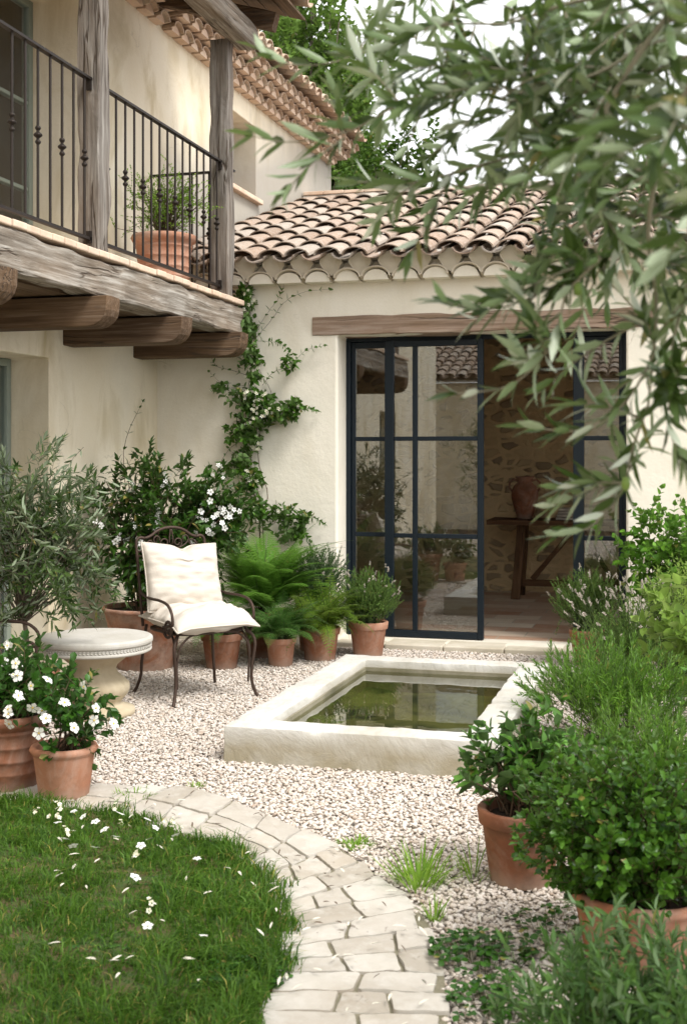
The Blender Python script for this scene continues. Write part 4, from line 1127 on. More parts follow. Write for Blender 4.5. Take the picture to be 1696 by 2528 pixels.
lavender('potted_lavender', 'round lavender in a small terracotta pot in front of the right side light', 'potted lavender', (-.70, 9.22, 0), (.125, .09, .27, 'lip', 'terra'), (.27, .24, .22), .50, 400, 'l_lav', 'potted lavenders', 24, .07)
lavender('lavender_bush', 'loose lavender clump with tall faded flower heads right of the basin', 'lavender', (-.33, 8.1, 0), None, (.34, .34, .22), .40, 420, 'l_lav', None, 150, .26, .26)
lavender('rosemary_bush', 'dense upright rosemary bush overhanging the right rim of the basin', 'rosemary', (-.38, 6.72, 0), None, (.54, .50, .24), .35, 300, 'l_ros', None, 0, .1, .30, .042, nw=.0078)
lavender('rosemary_bush', 'lower rosemary bush between the basin corner and the boxwood', 'rosemary', (-.12, 5.75, 0), None, (.40, .36, .20), .24, 190, 'l_ros', None, 0, .1, .28, .040, nw=.0078)

# --- generic leafy shrub
def shrub(name, label, cat, loc, pot, c, rad, n, tl, nodes, L, Wd, kind, mat, group=None, up=.5, ang=45, frac=.25, stem='brown_twig', per=2, zmin=-1., droop=.1, curl=.15, rmin=.15, lumpy=.3, jit=.5, extra=None):
    t = thing(name, label, cat, loc, group=group)
    z = .0
    if pot: add_pot(t, *pot); z = pot[2] - .03
    lv, tw = Leaves(), Twigs()
    PL = make_twigs(c, rad, n, tl, up, 1., jit, droop, rmin, 1., lumpy, loc[0] * 2.7, zmin)
    if extra is not None: PL = np.concatenate([PL, extra])
    leaf_twigs(lv, PL, nodes, L, Wd, kind, ang, .08, per, curl, .18)
    stems_from(tw, (0, 0, z), PL, frac, .006, .002, .0018)
    lv.build('foliage', M[mat], t, True); tw.build('stems', M[stem], t, True)
    return t, PL
t, PL = shrub('potted_gardenia', 'glossy gardenia with open white flowers in the small terracotta pot on the path', 'potted gardenia', (-2.71, 5.04, .0), (.145, .106, .24, 'roll', 'terra_p'), (.03, 0, .41), (.25, .2, .2), 62, .15, 4, .062, .030, 'obov', 'l_gard', 'potted white flowers', .7, 50)
def big_flowers(t, spots, size=.047, nrmv=(.35, -.9, .25)):
    for x, y, z in spots:      # every flower a part, its stamen a sub-part
        f = Leaves(); P = np.array([[x, y, z]], float)
        add_flowers(f, P, np.array(nrmv) + rng.normal(size=(1, 3)) * .65, size, 5, .45, .15)
        o = f.build('flower', M['petal'], t, True)
        MB().lathe([(0, -.003), (.004, 0), (.003, .004), (0, .006)], (x + .002, y - .004, z), 8).build('stamen', M['stamen'], o, True)
sp = [(-.19, -.16, .42), (-.05, -.19, .44), (.02, -.2, .40), (.1, -.18, .47), (-.12, -.19, .49), (.16, -.12, .53), (.2, -.1, .38), (-.22, -.1, .34), (.0, -.15, .56), (.22, -.12, .44), (.27, -.05, .36), (-.02, -.19, .33), (.14, -.17, .36), (-.15, -.15, .57)]
big_flowers(t, sp, .05)
t, PL = shrub('potted_gardenia', 'white-flowered gardenia in a tall ringed pot at the left edge', 'potted gardenia', (-3.04, 5.12, 0), (.185, .13, .355, 'band', 'terra_d'), (.02, 0, .52), (.30, .25, .20), 75, .17, 4, .066, .032, 'obov', 'l_gard', 'potted white flowers', .6, 50)
big_flowers(t, [(.1 + rng.uniform(-.2, .2), -.22 + rng.uniform(-.04, .06), .53 + rng.uniform(-.13, .14)) for k in range(9)])
t, PL = shrub('potted_gardenia', 'white-flowered gardenia partly hidden behind the ringed pot, beside the round stone table', 'potted gardenia', (-3.46, 5.62, 0), (.17, .12, .31, 'roll', 'terra'), (.08, 0, .46), (.30, .24, .17), 70, .17, 4, .062, .028, 'obov', 'l_gard', 'potted white flowers', .6, 50)
big_flowers(t, [(.08 + rng.uniform(-.22, .24), -.2 + rng.uniform(-.04, .06), .48 + rng.uniform(-.12, .14)) for k in range(10)])

# right side
shrub('potted_camellia', 'broad-leaved camellia in a plain brown pot in front of the basin corner', 'potted camellia', (-.575, 4.5, 0), (.155, .11, .27, 'lip', 'terra_d'), (.03, .03, .45), (.29, .24, .21), 125, .18, 4, .066, .034, 'ovate', 'l_cam', None, .55, 52, .3)
shrub('potted_boxwood', 'large rounded boxwood ball in a wide terracotta pot at the right', 'potted boxwood', (-.13, 3.87, 0), (.215, .16, .235, 'roll', 'terra'), (-.04, .0, .43), (.36, .34, .255), 700, .13, 5, .037, .021, 'obov', 'l_box', None, .6, 50, .12, per=2, lumpy=.14, jit=.35, rmin=.35)
shrub('herb_bush', 'grey-green blurred herb bush filling the nearest right corner', 'herb bush', (-.06, 2.98, 0), None, (.0, .0, .22), (.42, .36, .29), 330, .25, 10, .055, .0125, 'lance', 'l_herb', None, .8, 42, .2, 'green_twig', lumpy=.25)
shrub('mint_bush', 'bright green mint bush with ovate leaves against the right wall', 'leafy bush', (-.10, 8.95, 0), None, (.05, 0, .86), (.52, .38, .42), 260, .22, 6, .058, .040, 'ovate', 'l_bright', None, .6, 50, .3, 'green_twig')
shrub('hydrangea_bush', 'pale lime-leaved hydrangea at the right edge above the rosemary', 'leafy bush', (.12, 7.3, 0), None, (.0, 0, .58), (.38, .38, .36), 95, .24, 4, .105, .055, 'ovate', 'l_lime', None, .6, 55, .4, 'green_twig')
shrub('spurge_bush', 'fine-leaved yellow-green spurge behind the lime hydrangea', 'leafy bush', (-.0, 8.2, 0), None, (0, 0, .62), (.36, .34, .3), 230, .24, 8, .036, .013, 'lance', 'l_lime', None, .9, 50, .3, 'green_twig')
shrub('laurel_bush', 'dark leafy bush at the right edge beside the lower rosemary', 'leafy bush', (.3, 6.35, 0), None, (0, 0, .42), (.3, .34, .32), 90, .22, 5, .075, .032, 'ovate', 'l_cam', None, .6, 55, .4)
# balcony pot
shrub('balcony_shrub', 'airy small-leaved shrub in a large terracotta pot on the balcony', 'potted shrub', (-3.90, 8.85, 2.824), (.245, .18, .43, 'band', 'terra_p'), (.0, 0, .72), (.38, .32, .30), 250, .2, 9, .021, .011, 'ovate', 'l_weed', None, .5, 50, .35, lumpy=.35)

# ================================================================ CLIMBING JASMINE
t = thing('climbing_jasmine', 'climbing star jasmine with small white flowers on the wall left of the door', 'climbing plant', (-3.4, 9.62, 0))
lv, fl, tw = Leaves(), Leaves(), Twigs()
V_ = {
 'm1': ([(-3.36, .02), (-3.39, .5), (-3.403, 1.038), (-3.457, 1.256), (-3.527, 1.511), (-3.535, 1.766), (-3.488, 2.057), (-3.469, 2.275), (-3.504, 2.495), (-3.48, 2.713), (-3.519, 2.951)], .008),
 'm2': ([(-3.34, .02), (-3.35, .6), (-3.373, 1.039), (-3.327, 1.221), (-3.411, 1.511), (-3.373, 1.838), (-3.296, 2.055), (-3.40, 2.25), (-3.45, 2.5)], .006),
 'm3': ([(-3.36, 1.1), (-3.48, 1.5), (-3.42, 1.8), (-3.5, 2.1), (-3.44, 2.4), (-3.49, 2.8)], .004),
 'a': ([(-3.469, 2.203), (-3.643, 2.26), (-3.78, 2.3), (-3.847, 2.43), (-3.886, 2.523)], .002),
 'b': ([(-3.373, 2.128), (-3.277, 2.236), (-3.144, 2.287), (-2.993, 2.41), (-2.843, 2.443)], .002),
 'c': ([(-3.45, 2.50), (-3.296, 2.671), (-3.182, 2.812), (-3.03, 2.886), (-2.805, 2.907)], .002),
 'c2': ([(-3.45, 2.56), (-3.315, 2.744), (-3.22, 2.868), (-3.174, 2.993)], .002),
 'd': ([(-3.45, 2.50), (-3.3, 2.49), (-3.22, 2.47), (-3.144, 2.414)], .0015),
 'e': ([(-3.373, 1.838), (-3.182, 1.963), (-3.03, 1.943), (-2.899, 1.913)], .002),
 'f': ([(-3.373, 1.075), (-3.22, 1.149), (-3.068, 1.079), (-2.936, 1.044), (-2.843, .992)], .002),
 'g': ([(-3.334, 1.003), (-3.182, .987), (-3.03, .917), (-2.955, .847)], .002),
 'h': ([(-3.527, 1.693), (-3.682, 1.584), (-3.761, 1.4), (-3.682, 1.291)], .002),
 'i': ([(-3.469, 2.057), (-3.546, 2.131), (-3.682, 2.115), (-3.839, 2.246)], .0015)}
def wallpath(pts, n=26): 
    q = spline([(x - 0, 0, z) for x, z in pts], n); q[:, 1] = 9.675 - .02 * rng.random(n) - .01; return q
for k, (pts, r0) in V_.items():
    q = wallpath(pts); tw.add(q, r0, .0008, 5)
    if k[0] != 'm':
        leaf_twigs(lv, q[None] + np.array([0, -.012, 0]), {'c': 11, 'e': 24, 'f': 20, 'g': 14, 'b': 16}.get(k, 10), .05, .025, 'ovate', 62, .05, 2, .2, .2)
def cluster(cx, cz, rx, rz, n, ry=.09, fw=.25):
    PLc = make_twigs((cx, 9.60, cz), (rx * 1.1, ry, rz * 1.1), int(n * 1.15), .13, .2, 1., .6, .15, .1, 1., .3, cx * 5)
    PLc[..., 1] = np.minimum(PLc[..., 1], 9.685)
    leaf_twigs(lv, PLc, 4, .068, .036, 'ovate', 58, .15, 2, .2, .2); tw.add(PLc, .0016, .0006, 3)
    tips = PLc[rng.random(len(PLc)) < fw * .33][:, -1]
    for ce in tips:
        kk = rng.integers(3, 8); P = ce + rng.normal(size=(kk, 3)) * .02 + np.array([0, -.03, 0]); fl = Leaves(); add_flowers(fl, P, np.array([.2, -1, .2]) + rng.normal(size=(kk, 3)) * .45, .028, 5, .32); fl.build('flower_cluster', M['petal_c'], t)
for a in ((-3.50, 2.88, .09, .12, 16, .08, .9), (-3.49, 2.62, .075, .16, 20, .08, .8), (-3.46, 2.40, .08, .12, 18, .08, .7), (-3.44, 2.00, .20, .14, 34, .1, .35), (-3.28, 1.92, .20, .11, 30, .1, .45), (-3.1, 1.94, .14, .09, 18, .08, .5), (-3.5, 1.75, .17, .14, 26, .1, .35),
          (-3.52, 1.52, .15, .13, 22, .1, .35), (-3.46, 1.3, .12, .12, 16, .1, .35), (-3.38, 1.1, .14, .12, 16, .1, .3), (-3.2, 1.08, .16, .08, 13, .1, .25), (-3.0, 1.02, .12, .07, 9, .08, .1), (-3.12, .93, .14, .07, 10, .08, .0), (-3.42, 2.22, .07, .07, 6, .06, .2), (-3.12, 2.32, .08, .05, 6, .06, .5), (-3.72, 2.12, .05, .04, 4, .06, .4)):
    cluster(*a)
lv.build('foliage', m_leaf('vine_leaf', (.018, .060, .010), (.065, .145, .025), (.12, .2, .06), .36, .2, (.2, .4, .06)), t); tw.build('stems', M['brown_twig'], t)

# ================================================================ BASIN
t = thing('stone_basin', 'square limestone water basin with a thick pale rim set in the gravel', 'basin', (-1.55, 7.0, 0))
bx0, bx1, by0, by1, rw, bh = -2.25, -.86, 5.84, 8.16, .185, .187
def ringf(u, v, s): return (u, v, bh if s == 0 else -.25)
n_u = sorted(set(list(np.linspace(bx0, bx1, 45)) + [bx0 + rw, bx1 - rw])); n_v = sorted(set(list(np.linspace(by0, by1, 70)) + [by0 + rw, by1 - rw]))
n_u = [u for u in n_u if abs(u - bx0 - rw) > .012 or u == bx0 + rw]; n_u = [u for u in n_u if abs(u - bx1 + rw) > .012 or u == bx1 - rw]
n_v = [u for u in n_v if abs(u - by0 - rw) > .012 or u == by0 + rw]; n_v = [u for u in n_v if abs(u - by1 + rw) > .012 or u == by1 - rw]
bmx = bmesh.new(); dic = {}
def bv(x, y, z):
    k = (round(x, 4), round(y, 4), round(z, 4))
    if k not in dic: dic[k] = bmx.verts.new(k)
    return dic[k]
def sol(i, j):
    if i < 0 or j < 0 or i >= len(n_u) - 1 or j >= len(n_v) - 1: return False
    u = (n_u[i] + n_u[i + 1]) / 2; v = (n_v[j] + n_v[j + 1]) / 2
    return not (bx0 + rw < u < bx1 - rw and by0 + rw < v < by1 - rw)
zl = [bh, bh - .03, bh - .06, bh - .09, bh - .13, bh - .17, -.02, -.12, -.25]
for i in range(len(n_u) - 1):
    for j in range(len(n_v) - 1):
        if not sol(i, j): continue
        u0, u1, v0, v1 = n_u[i], n_u[i + 1], n_v[j], n_v[j + 1]
        bmx.faces.new([bv(u0, v0, bh), bv(u1, v0, bh), bv(u1, v1, bh), bv(u0, v1, bh)])
        for di, dj, A, B_ in ((-1, 0, (u0, v1), (u0, v0)), (1, 0, (u1, v0), (u1, v1)), (0, -1, (u0, v0), (u1, v0)), (0, 1, (u1, v1), (u0, v1))):
            if not sol(i + di, j + dj):
                for za, zb in zip(zl[:-1], zl[1:]): bmx.faces.new([bv(*A, za), bv(*A, zb), bv(*B_, zb), bv(*B_, za)])
bmx.normal_update()
for v in bmx.verts:
    p_ = v.co.copy(); edge = abs(p_.z - bh) < .001 and not all(f.normal.z > .9 for f in v.link_faces)
    nz = noise.fractal(p_ * 3.1, .6, 2, 4) * .005 + noise.fractal(p_ * 14, .6, 2, 3) * .0025
    v.co += v.normal * nz
    if edge:
        v.co -= v.normal * (.005 + max(0, noise.fractal(p_ * 9, .8, 2, 3)) * .012)
me = bpy.data.meshes.new('rim'); 
for v in bmx.verts: v.co -= wloc(t)
bmx.to_mesh(me); bmx.free()
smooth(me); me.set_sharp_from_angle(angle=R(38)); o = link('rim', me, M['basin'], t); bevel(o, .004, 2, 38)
# mossy ledge under the rim and the green floor
b = NB('mossy_stone')
col = b.mix(b.ramp(b.noise(2.6, 3, .5, dist=.4), [(.42, 0), (.60, 1)]), (.155, .15, .075), (.04, .045, .022))
col = b.mix(b.ramp(b.noise(5, 3, .5), [(.55, 0), (.75, 1)]), col, (.20, .19, .11))
M['moss'] = b.set(col, .9, b.noise(6, 2), .3, .02)
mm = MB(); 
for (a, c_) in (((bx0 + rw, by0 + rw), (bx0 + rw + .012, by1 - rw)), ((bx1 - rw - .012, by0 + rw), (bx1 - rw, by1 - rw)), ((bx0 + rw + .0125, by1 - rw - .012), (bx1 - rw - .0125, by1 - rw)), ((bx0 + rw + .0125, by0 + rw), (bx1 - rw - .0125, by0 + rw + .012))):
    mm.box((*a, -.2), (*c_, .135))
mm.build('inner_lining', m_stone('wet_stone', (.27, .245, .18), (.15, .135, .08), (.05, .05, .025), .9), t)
m = MB(); nn = 50
for j in range(nn + 1):
    for i in range(nn + 1):
        x = bx0 + rw - .02 + (bx1 - bx0 - 2 * rw + .04) * i / nn; y = by0 + rw - .02 + (by1 - by0 - 2 * rw + .04) * j / nn
        m.v.append((x, y, -.008 + .022 * noise.fractal(Vector((x * 2.6, y * 2.6, 1)), .6, 2, 4)))
for j in range(nn):
    for i in range(nn): a = j * (nn + 1) + i; m.f.append((a, a + 1, a + nn + 2, a + nn + 1))
m.build('basin_floor', M['moss'], t, sm=True)
wv = MB().add([(bx0 + rw - .01, by0 + rw - .01, .112), (bx1 - rw + .01, by0 + rw - .01, .112), (bx1 - rw + .01, by1 - rw + .01, .112), (bx0 + rw - .01, by1 - rw + .01, .112)], [(0, 1, 2, 3)])
tag(wv.build('water', M['water']), kind='structure')

# ================================================================ TABLE
t = thing('garden_table', 'round stone garden table with a braided band and fluted pedestal', 'table', (-3.40, 6.70, 0))
MB().lathe([(0, .372), (.27, .372), (.325, .380), (.338, .388), (.338, .400), (.331, .403), (.331, .428), (.338, .431), (.343, .436), (.345, .448), (.343, .462), (.336, .469), (.325, .472), (.30, .4705), (0, .472)], n=96).build('tabletop', M['carved'], t, True, sm=False)
bevel(bpy.context.scene.objects['tabletop.001'] if 'tabletop.001' in bpy.data.objects else t.children[0], .003, 2, 20)
m = MB(); n = 96
for k in range(n):      # braid: slanted leaves in two rows
    a = 2 * math.pi * k / n
    for sg in (1, -1):
        z0, z1 = .4155, .4155 + sg * .0105
        a1 = a + .048; r_ = .3325
        m.tube([(r_ * math.cos(a), r_ * math.sin(a), z0), (.3345 * math.cos(a + .024), .3345 * math.sin(a + .024), z0 + (z1 - z0) * .5), (r_ * math.cos(a1), r_ * math.sin(a1), z1)], [.0025, .0042, .002], 5)
m.build('braid_band', M['carved'], t, True, sm=True)
fl_ = lambda a, z: 1 + (.045 * max(0, min(1, (z - .07) / .05)) * max(0, min(1, (.30 - z) / .06))) * (abs(math.sin((a * 9 + z * 16))) - .4)
MB().lathe([(0, 0), (.235, 0), (.24, .02), (.235, .04), (.20, .05), (.175, .06), (.155, .075), (.165, .095), (.19, .125), (.205, .16), (.20, .19), (.17, .22), (.135, .25), (.125, .275), (.135, .30), (.165, .325), (.19, .345), (.21, .362), (.22, .3715), (0, .3715)], n=144, rfn=fl_).build('pedestal', m_stone('pedestal_stone', (.50, .43, .31), (.38, .31, .20), (.26, .20, .11), .35, .4), t, True, sm=True)

# ================================================================ CHAIR
def spiral(cy, cz, r0, r1, a0, turns, plane='yz', x=0, n=26, dirn=1):
    out = []
    for i in range(n):
        s_ = i / (n - 1); a = a0 + dirn * turns * 2 * math.pi * s_; r_ = r0 + (r1 - r0) * s_
        if plane == 'yz': out.append((x, cy + r_ * math.cos(a), cz + r_ * math.sin(a)))
        else: out.append((cy + r_ * math.cos(a), x, cz + r_ * math.sin(a)))
    return out
def make_chair(label, loc, rz):
    t = thing('garden_chair', label, 'chair', loc, rz, 'wrought iron garden chairs')
    I = M['rust']
    T = lambda pts, r_, name, n=10, par=t: MB().tube(spline(pts, n * 3), r_, 8).build(name, I, par, True, sm=True)
    m = MB()
    ring = [(.25 * math.copysign(abs(math.cos(a)) ** .45, math.cos(a)), .235 * math.copysign(abs(math.sin(a)) ** .45, math.sin(a)), .435) for a in [2 * math.pi * k / 48 for k in range(49)]]
    m.tube(ring, .011, 8, cap=False)
    for k in range(9): x = -.2 + .05 * k; m.bar((x, -.23, .437), (x, .23, .437), .022, .004)
    m.build('seat', I, t, True, sm=False)
    for sg in (-1, 1):
        T([(sg * .24, -.22, .432), (sg * .272, -.25, .40), (sg * .285, -.262, .34), (sg * .272, -.25, .22), (sg * .268, -.247, .12), (sg * .285, -.262, .04), (sg * .302, -.28, .003)], .0105, 'leg')
        T([(sg * .24, .235, .45), (sg * .25, .25, .34), (sg * .262, .262, .2), (sg * .268, .262, .12), (sg * .285, .285, .04), (sg * .30, .305, .003)], .0105, 'leg')
        T([(sg * .10, -.232, .428), (sg * .17, -.24, .42), (sg * .235, -.246, .36), (sg * .256, -.24, .26), (sg * .252, -.236, .16), (sg * .25, -.234, .10)], .007, 'brace')
        T([(sg * .245, -.1, .428), (sg * .25, -.17, .41), (sg * .262, -.225, .34), (sg * .262, -.235, .27)], .007, 'brace')
        T([(sg * .262, .24, .44), (sg * .26, .285, .62), (sg * .255, .33, .80), (sg * .252, .365, .94), (sg * .248, .372, .985), (sg * .225, .373, 1.005), (sg * .19, .373, 1.0)], .0105, 'back_upright')
        m = MB()
        arm = list(spline([(sg * .258, .315, .74), (sg * .268, .26, .66), (sg * .278, .12, .635), (sg * .285, -.05, .635), (sg * .288, -.17, .62), (sg * .288, -.232, .57), (sg * .286, -.243, .50)], 24))
        sp_ = spiral(-.175, .475, .066, .018, 0, 1.45, 'yz', sg * .286, 30, -1)
        m.tube([tuple(p_) for p_ in arm] + sp_, .0095, 8).build('armrest', I, t, True, sm=True)
    m = MB()
    top = [(-.19, 1.0), (-.15, 1.012), (-.10, 1.045), (-.05, 1.062), (0, 1.067), (.05, 1.062), (.10, 1.045), (.15, 1.012), (.19, 1.0)]
    m.tube([tuple(p_) for p_ in spline([(x, .373, z) for x, z in top], 40)], .0105, 8)
    for z, y in ((.915, .358), (.885, .353), (.60, .283)): m.tube([(-.253, y, z), (.253, y, z)], .0065, 8)
    for sg in (-1, 1):
        m.tube(spiral(sg * .048, .965, .036, .012, -math.pi / 2, 1.25, 'xz', .366, 24, sg), .0055, 6)
        m.tube(spline([(sg * .012, .366, .962), (sg * .012, .366, 1.0), (sg * .004, .37, 1.055)], 12), .0055, 6)
        m.tube(spline([(sg * .05, .36, .927), (sg * .10, .363, .95), (sg * .128, .366, .985), (sg * .11, .366, 1.012), (sg * .085, .366, 1.0), (sg * .088, .366, .98)], 20), .0055, 6)
        m.tube(spline([(sg * .20, .36, .918), (sg * .185, .366, .96), (sg * .15, .37, .985), (sg * .135, .368, .96), (sg * .155, .366, .945)], 20), .0055, 6)
    for x in (-.17, -.085, 0, .085, .17): m.tube([(x, .353, .885), (x, .283, .60), (x, .24, .44)], .0055, 6)
    m.build('backrest', I, t, True, sm=True)
    return t
CH = (-3.04, 7.41, 0); CR = R(49.5)
make_chair('rusty wrought iron armchair with scrolled back, holding the cream cushions', CH, CR)
make_chair('iron armchair mostly hidden behind the gardenias at the left edge', (-3.62, 5.78, 0), R(100))

def pillow(w, h, th, seed, wr=.012):
    n = 44; m = MB()
    for side in (1, -1):
        for j in range(n + 1):
            for i in range(n + 1):
                u = i / n * 2 - 1; v = j / n * 2 - 1
                pinch = 1 - .04 * (1 - abs(u) ** 2) * abs(v) ** 3; pinch2 = 1 - .04 * (1 - abs(v) ** 2) * abs(u) ** 3
                x = u * w / 2 * pinch2; y = v * h / 2 * pinch
                e = max(0, (1 - abs(u) ** 2.6)) ** .5 * max(0, (1 - abs(v) ** 2.6)) ** .5
                z = side * th / 2 * e
                wv_ = noise.fractal(Vector((u * 1.3 + seed, v * 3.2, side * 3 + seed)), .6, 2, 3)
                z += side * wr * wv_ * min(1, e * 2)
                m.v.append((x, y, z))
    N_ = (n + 1) ** 2
    for s_ in (0, 1):
        for j in range(n):
            for i in range(n):
                a = s_ * N_ + j * (n + 1) + i; f = (a, a + 1, a + n + 2, a + n + 1); m.f.append(f if s_ == 0 else f[::-1])
    edge = [m.v[j * (n + 1) + i] for j, i in [(0, i) for i in range(n)] + [(j, n) for j in range(n)] + [(n, n - i) for i in range(n)] + [(n - j, 0) for j in range(n)]]
    return m, edge
def cushion(name, label, w, h, th, seed, mat4, wr, dent=None):
    m, edge = pillow(w, h, th, seed, wr)
    if dent: m.v = [dent(*p_) for p_ in m.v]; edge = [dent(*p_) for p_ in edge]
    t = bpy.data.objects.new(name, None)
    root = thing(name, label, 'cushion', mat4.to_translation()); root.rotation_euler = mat4.to_euler()
    o = m.build('cover', M['linen'], root, True, sm=True)
    wd = o.modifiers.new('weld', 'WELD'); wd.merge_threshold = .0008
    MB().tube([tuple(p_) for p_ in edge + [edge[0]]], .0055, 6, cap=False).build('piping', M['linen'], root, True, sm=True)
    return root
base = Matrix.Translation(CH) @ Matrix.Rotation(CR, 4, 'Z')
def dseat(x, y, z):
    return (x, y, z + (.020 * math.exp(-((x + .0) ** 2 + (y - .02) ** 2) / .012) * (-1) if z > 0 else 0) - .02 * max(0, abs(x) - .2) / .1 - .035 * max(0, -y - .2) / .1)
cushion('seat_cushion', 'cream linen seat cushion lying on the iron armchair', .58, .56, .165, 2.2, base @ Matrix.Translation((.0, -.035, .515)) @ Matrix.Rotation(R(2), 4, 'X'), .024, dseat)
def dback(x, y, z):
    g = math.exp(-((x - .01) ** 2) / .0022) * max(0, (y - .02)) / .22
    return (x, y - .03 * g * (y > .05) - .012 * max(0, 1 - abs(x) / .2) * (y > .1), z - (.03 * g if z > 0 else -.01 * g) + (.02 * math.sin((y * 34) + x * 5) * .18 if z > 0 and y < .02 else 0))
cushion('back_cushion', 'cream linen back cushion with a dented top leaning on the chair back', .54, .465, .21, 5.1, base @ Matrix.Translation((-.01, .175, .75)) @ Matrix.Rotation(R(70), 4, 'X') @ Matrix.Rotation(R(-3), 4, 'Z'), .018, dback)

# ================================================================ OLIVE TREE IN THE FOREGROUND
t = thing('olive_tree', 'olive tree whose leafy branches hang into the picture from the upper right', 'olive tree', (.95, 2.2, 0))
lv, tw = Leaves(), Twigs()
TB = {
 't1': [(-.308, 2.198, 2.32), (-.402, 2.192, 2.327), (-.484, 2.19, 2.316), (-.61, 2.176, 2.274), (-.702, 2.171, 2.273), (-.759, 2.176, 2.302)],
 't2': [(-.36, 2.079, 2.202), (-.438, 2.079, 2.173), (-.492, 2.084, 2.153), (-.569, 2.084, 2.118), (-.671, 2.076, 2.104), (-.743, 2.077, 2.12)],
 't3': [(-.287, 2.204, 2.088), (-.36, 2.209, 2.073), (-.445, 2.211, 2.056), (-.513, 2.219, 2.051), (-.591, 2.223, 2.061)],
 't5': [(-.133, 2.246, 1.9), (-.201, 2.201, 1.861), (-.267, 2.157, 1.822), (-.331, 2.113, 1.801), (-.397, 2.069, 1.812)],
 't6': [(-.134, 2.038, 1.868), (-.186, 2.045, 1.818), (-.206, 2.06, 1.755), (-.235, 2.073, 1.709), (-.288, 2.079, 1.666), (-.373, 2.076, 1.655)],
 't7': [(-.047, 2.166, 1.732), (-.087, 2.155, 1.656), (-.134, 2.142, 1.608), (-.188, 2.127, 1.591), (-.254, 2.109, 1.598)],
 't8': [(-.064, 2.265, 1.64), (-.091, 2.258, 1.562), (-.109, 2.253, 1.488), (-.163, 2.238, 1.423), (-.217, 2.223, 1.407)],
 't9': [(.003, 2.18, 1.843), (-.021, 2.174, 1.739), (-.034, 2.17, 1.663), (-.027, 2.172, 1.594), (-.007, 2.177, 1.546)]}
MBR = {
 'b1': [(.5, 1.95, 2.5), (.25, 1.95, 2.42), (.054, 1.987, 2.315), (-.056, 2.008, 2.207), (-.134, 2.038, 2.092), (-.176, 2.079, 1.984), (-.14, 2.14, 1.884)],
 'b2': [(.5, 2.0, 2.4), (.25, 2.0, 2.32), (.054, 1.987, 2.19), (-.026, 2.042, 2.066), (-.059, 2.111, 1.93), (-.048, 2.192, 1.804), (-.064, 2.265, 1.64)],
 'b3': [(.5, 1.95, 2.5), (.2, 1.95, 2.42), (.005, 1.973, 2.346), (-.089, 2.051, 2.31), (-.194, 2.126, 2.32), (-.308, 2.198, 2.32)],
 'b4': [(.054, 1.987, 2.3), (-.058, 2.059, 2.224), (-.155, 2.067, 2.175), (-.256, 2.074, 2.178), (-.36, 2.079, 2.202)],
 'b5': [(-.134, 2.038, 2.092), (-.207, 2.122, 2.085), (-.287, 2.204, 2.088)]}
tbp = []
for k, p_ in TB.items():
    q = spline(p_, 14); tw.add(q, .0026, .0010, 5); tbp.append(q[:9]); leaf_twigs(lv, q[None], 12, .074, .0165, 'lance', 46, .0, 2, .1, .12, jit=.16)
allb = []
for k, p_ in MBR.items():
    q = spline(p_, 26); tw.add(q, .0075 if k in ('b1', 'b2', 'b3') else .0035, .0022, 7); allb.append(q)
# side twigs off the main branches
bp = np.concatenate(allb); bp = bp[bp[:, 0] < .2]
def side_twigs(n, src, tl, bias, spread):
    i = rng.integers(0, len(src), n); P = src[i] + rng.normal(size=(n, 3)) * spread
    d = nrm(rng.normal(size=(n, 3)) * np.array([.9, .7, .8]) + np.array(bias)); L = tl * rng.uniform(.5, 1.3, n)
    tt = np.linspace(0, 1, 6)[None, :, None]
    return P[:, None] + d[:, None] * L[:, None, None] * tt + np.array([0, 0, -.22]) * (L[:, None, None] * tt ** 2)
P1 = side_twigs(50, bp, .16, (-.35, .1, .0), .02)
core = np.array([(-.02, 2.1, 2.2), (-.1, 2.15, 2.27), (-.2, 2.2, 2.2), (-.12, 2.2, 2.1), (-.03, 2.2, 2.0), (0, 2.15, 1.9), (-.28, 2.3, 2.26), (-.06, 2.15, 1.86), (.03, 2.1, 2.1), (-.02, 2.25, 1.74)])
P2 = side_twigs(56, core, .18, (-.25, .1, .0), .06)
far = np.array([(-.35, 2.5, 2.35), (-.2, 2.6, 2.3), (-.05, 2.6, 2.2), (-.1, 2.6, 2.02), (.0, 2.6, 1.95), (-.25, 2.5, 2.15), (-.42, 2.55, 2.45), (-.55, 2.6, 2.5)])
P3 = side_twigs(50, far, .2, (-.2, .1, -.12), .09)
near = np.array([(.02, 1.45, 2.0), (.1, 1.5, 1.9), (.0, 1.5, 1.98)])
P4 = side_twigs(9, near, .14, (-.4, .1, -.1), .03)
P5 = side_twigs(30, np.concatenate(tbp), .12, (-.6, .0, .0), .004)
PA = np.concatenate([P1, P2, P3, P4, P5]); tw.add(PA, .0026, .0007, 4)
leaf_twigs(lv, PA, 8, .070, .0155, 'lance', 44, .05, 2, .12, .12)
tr = np.concatenate([P1, P3])
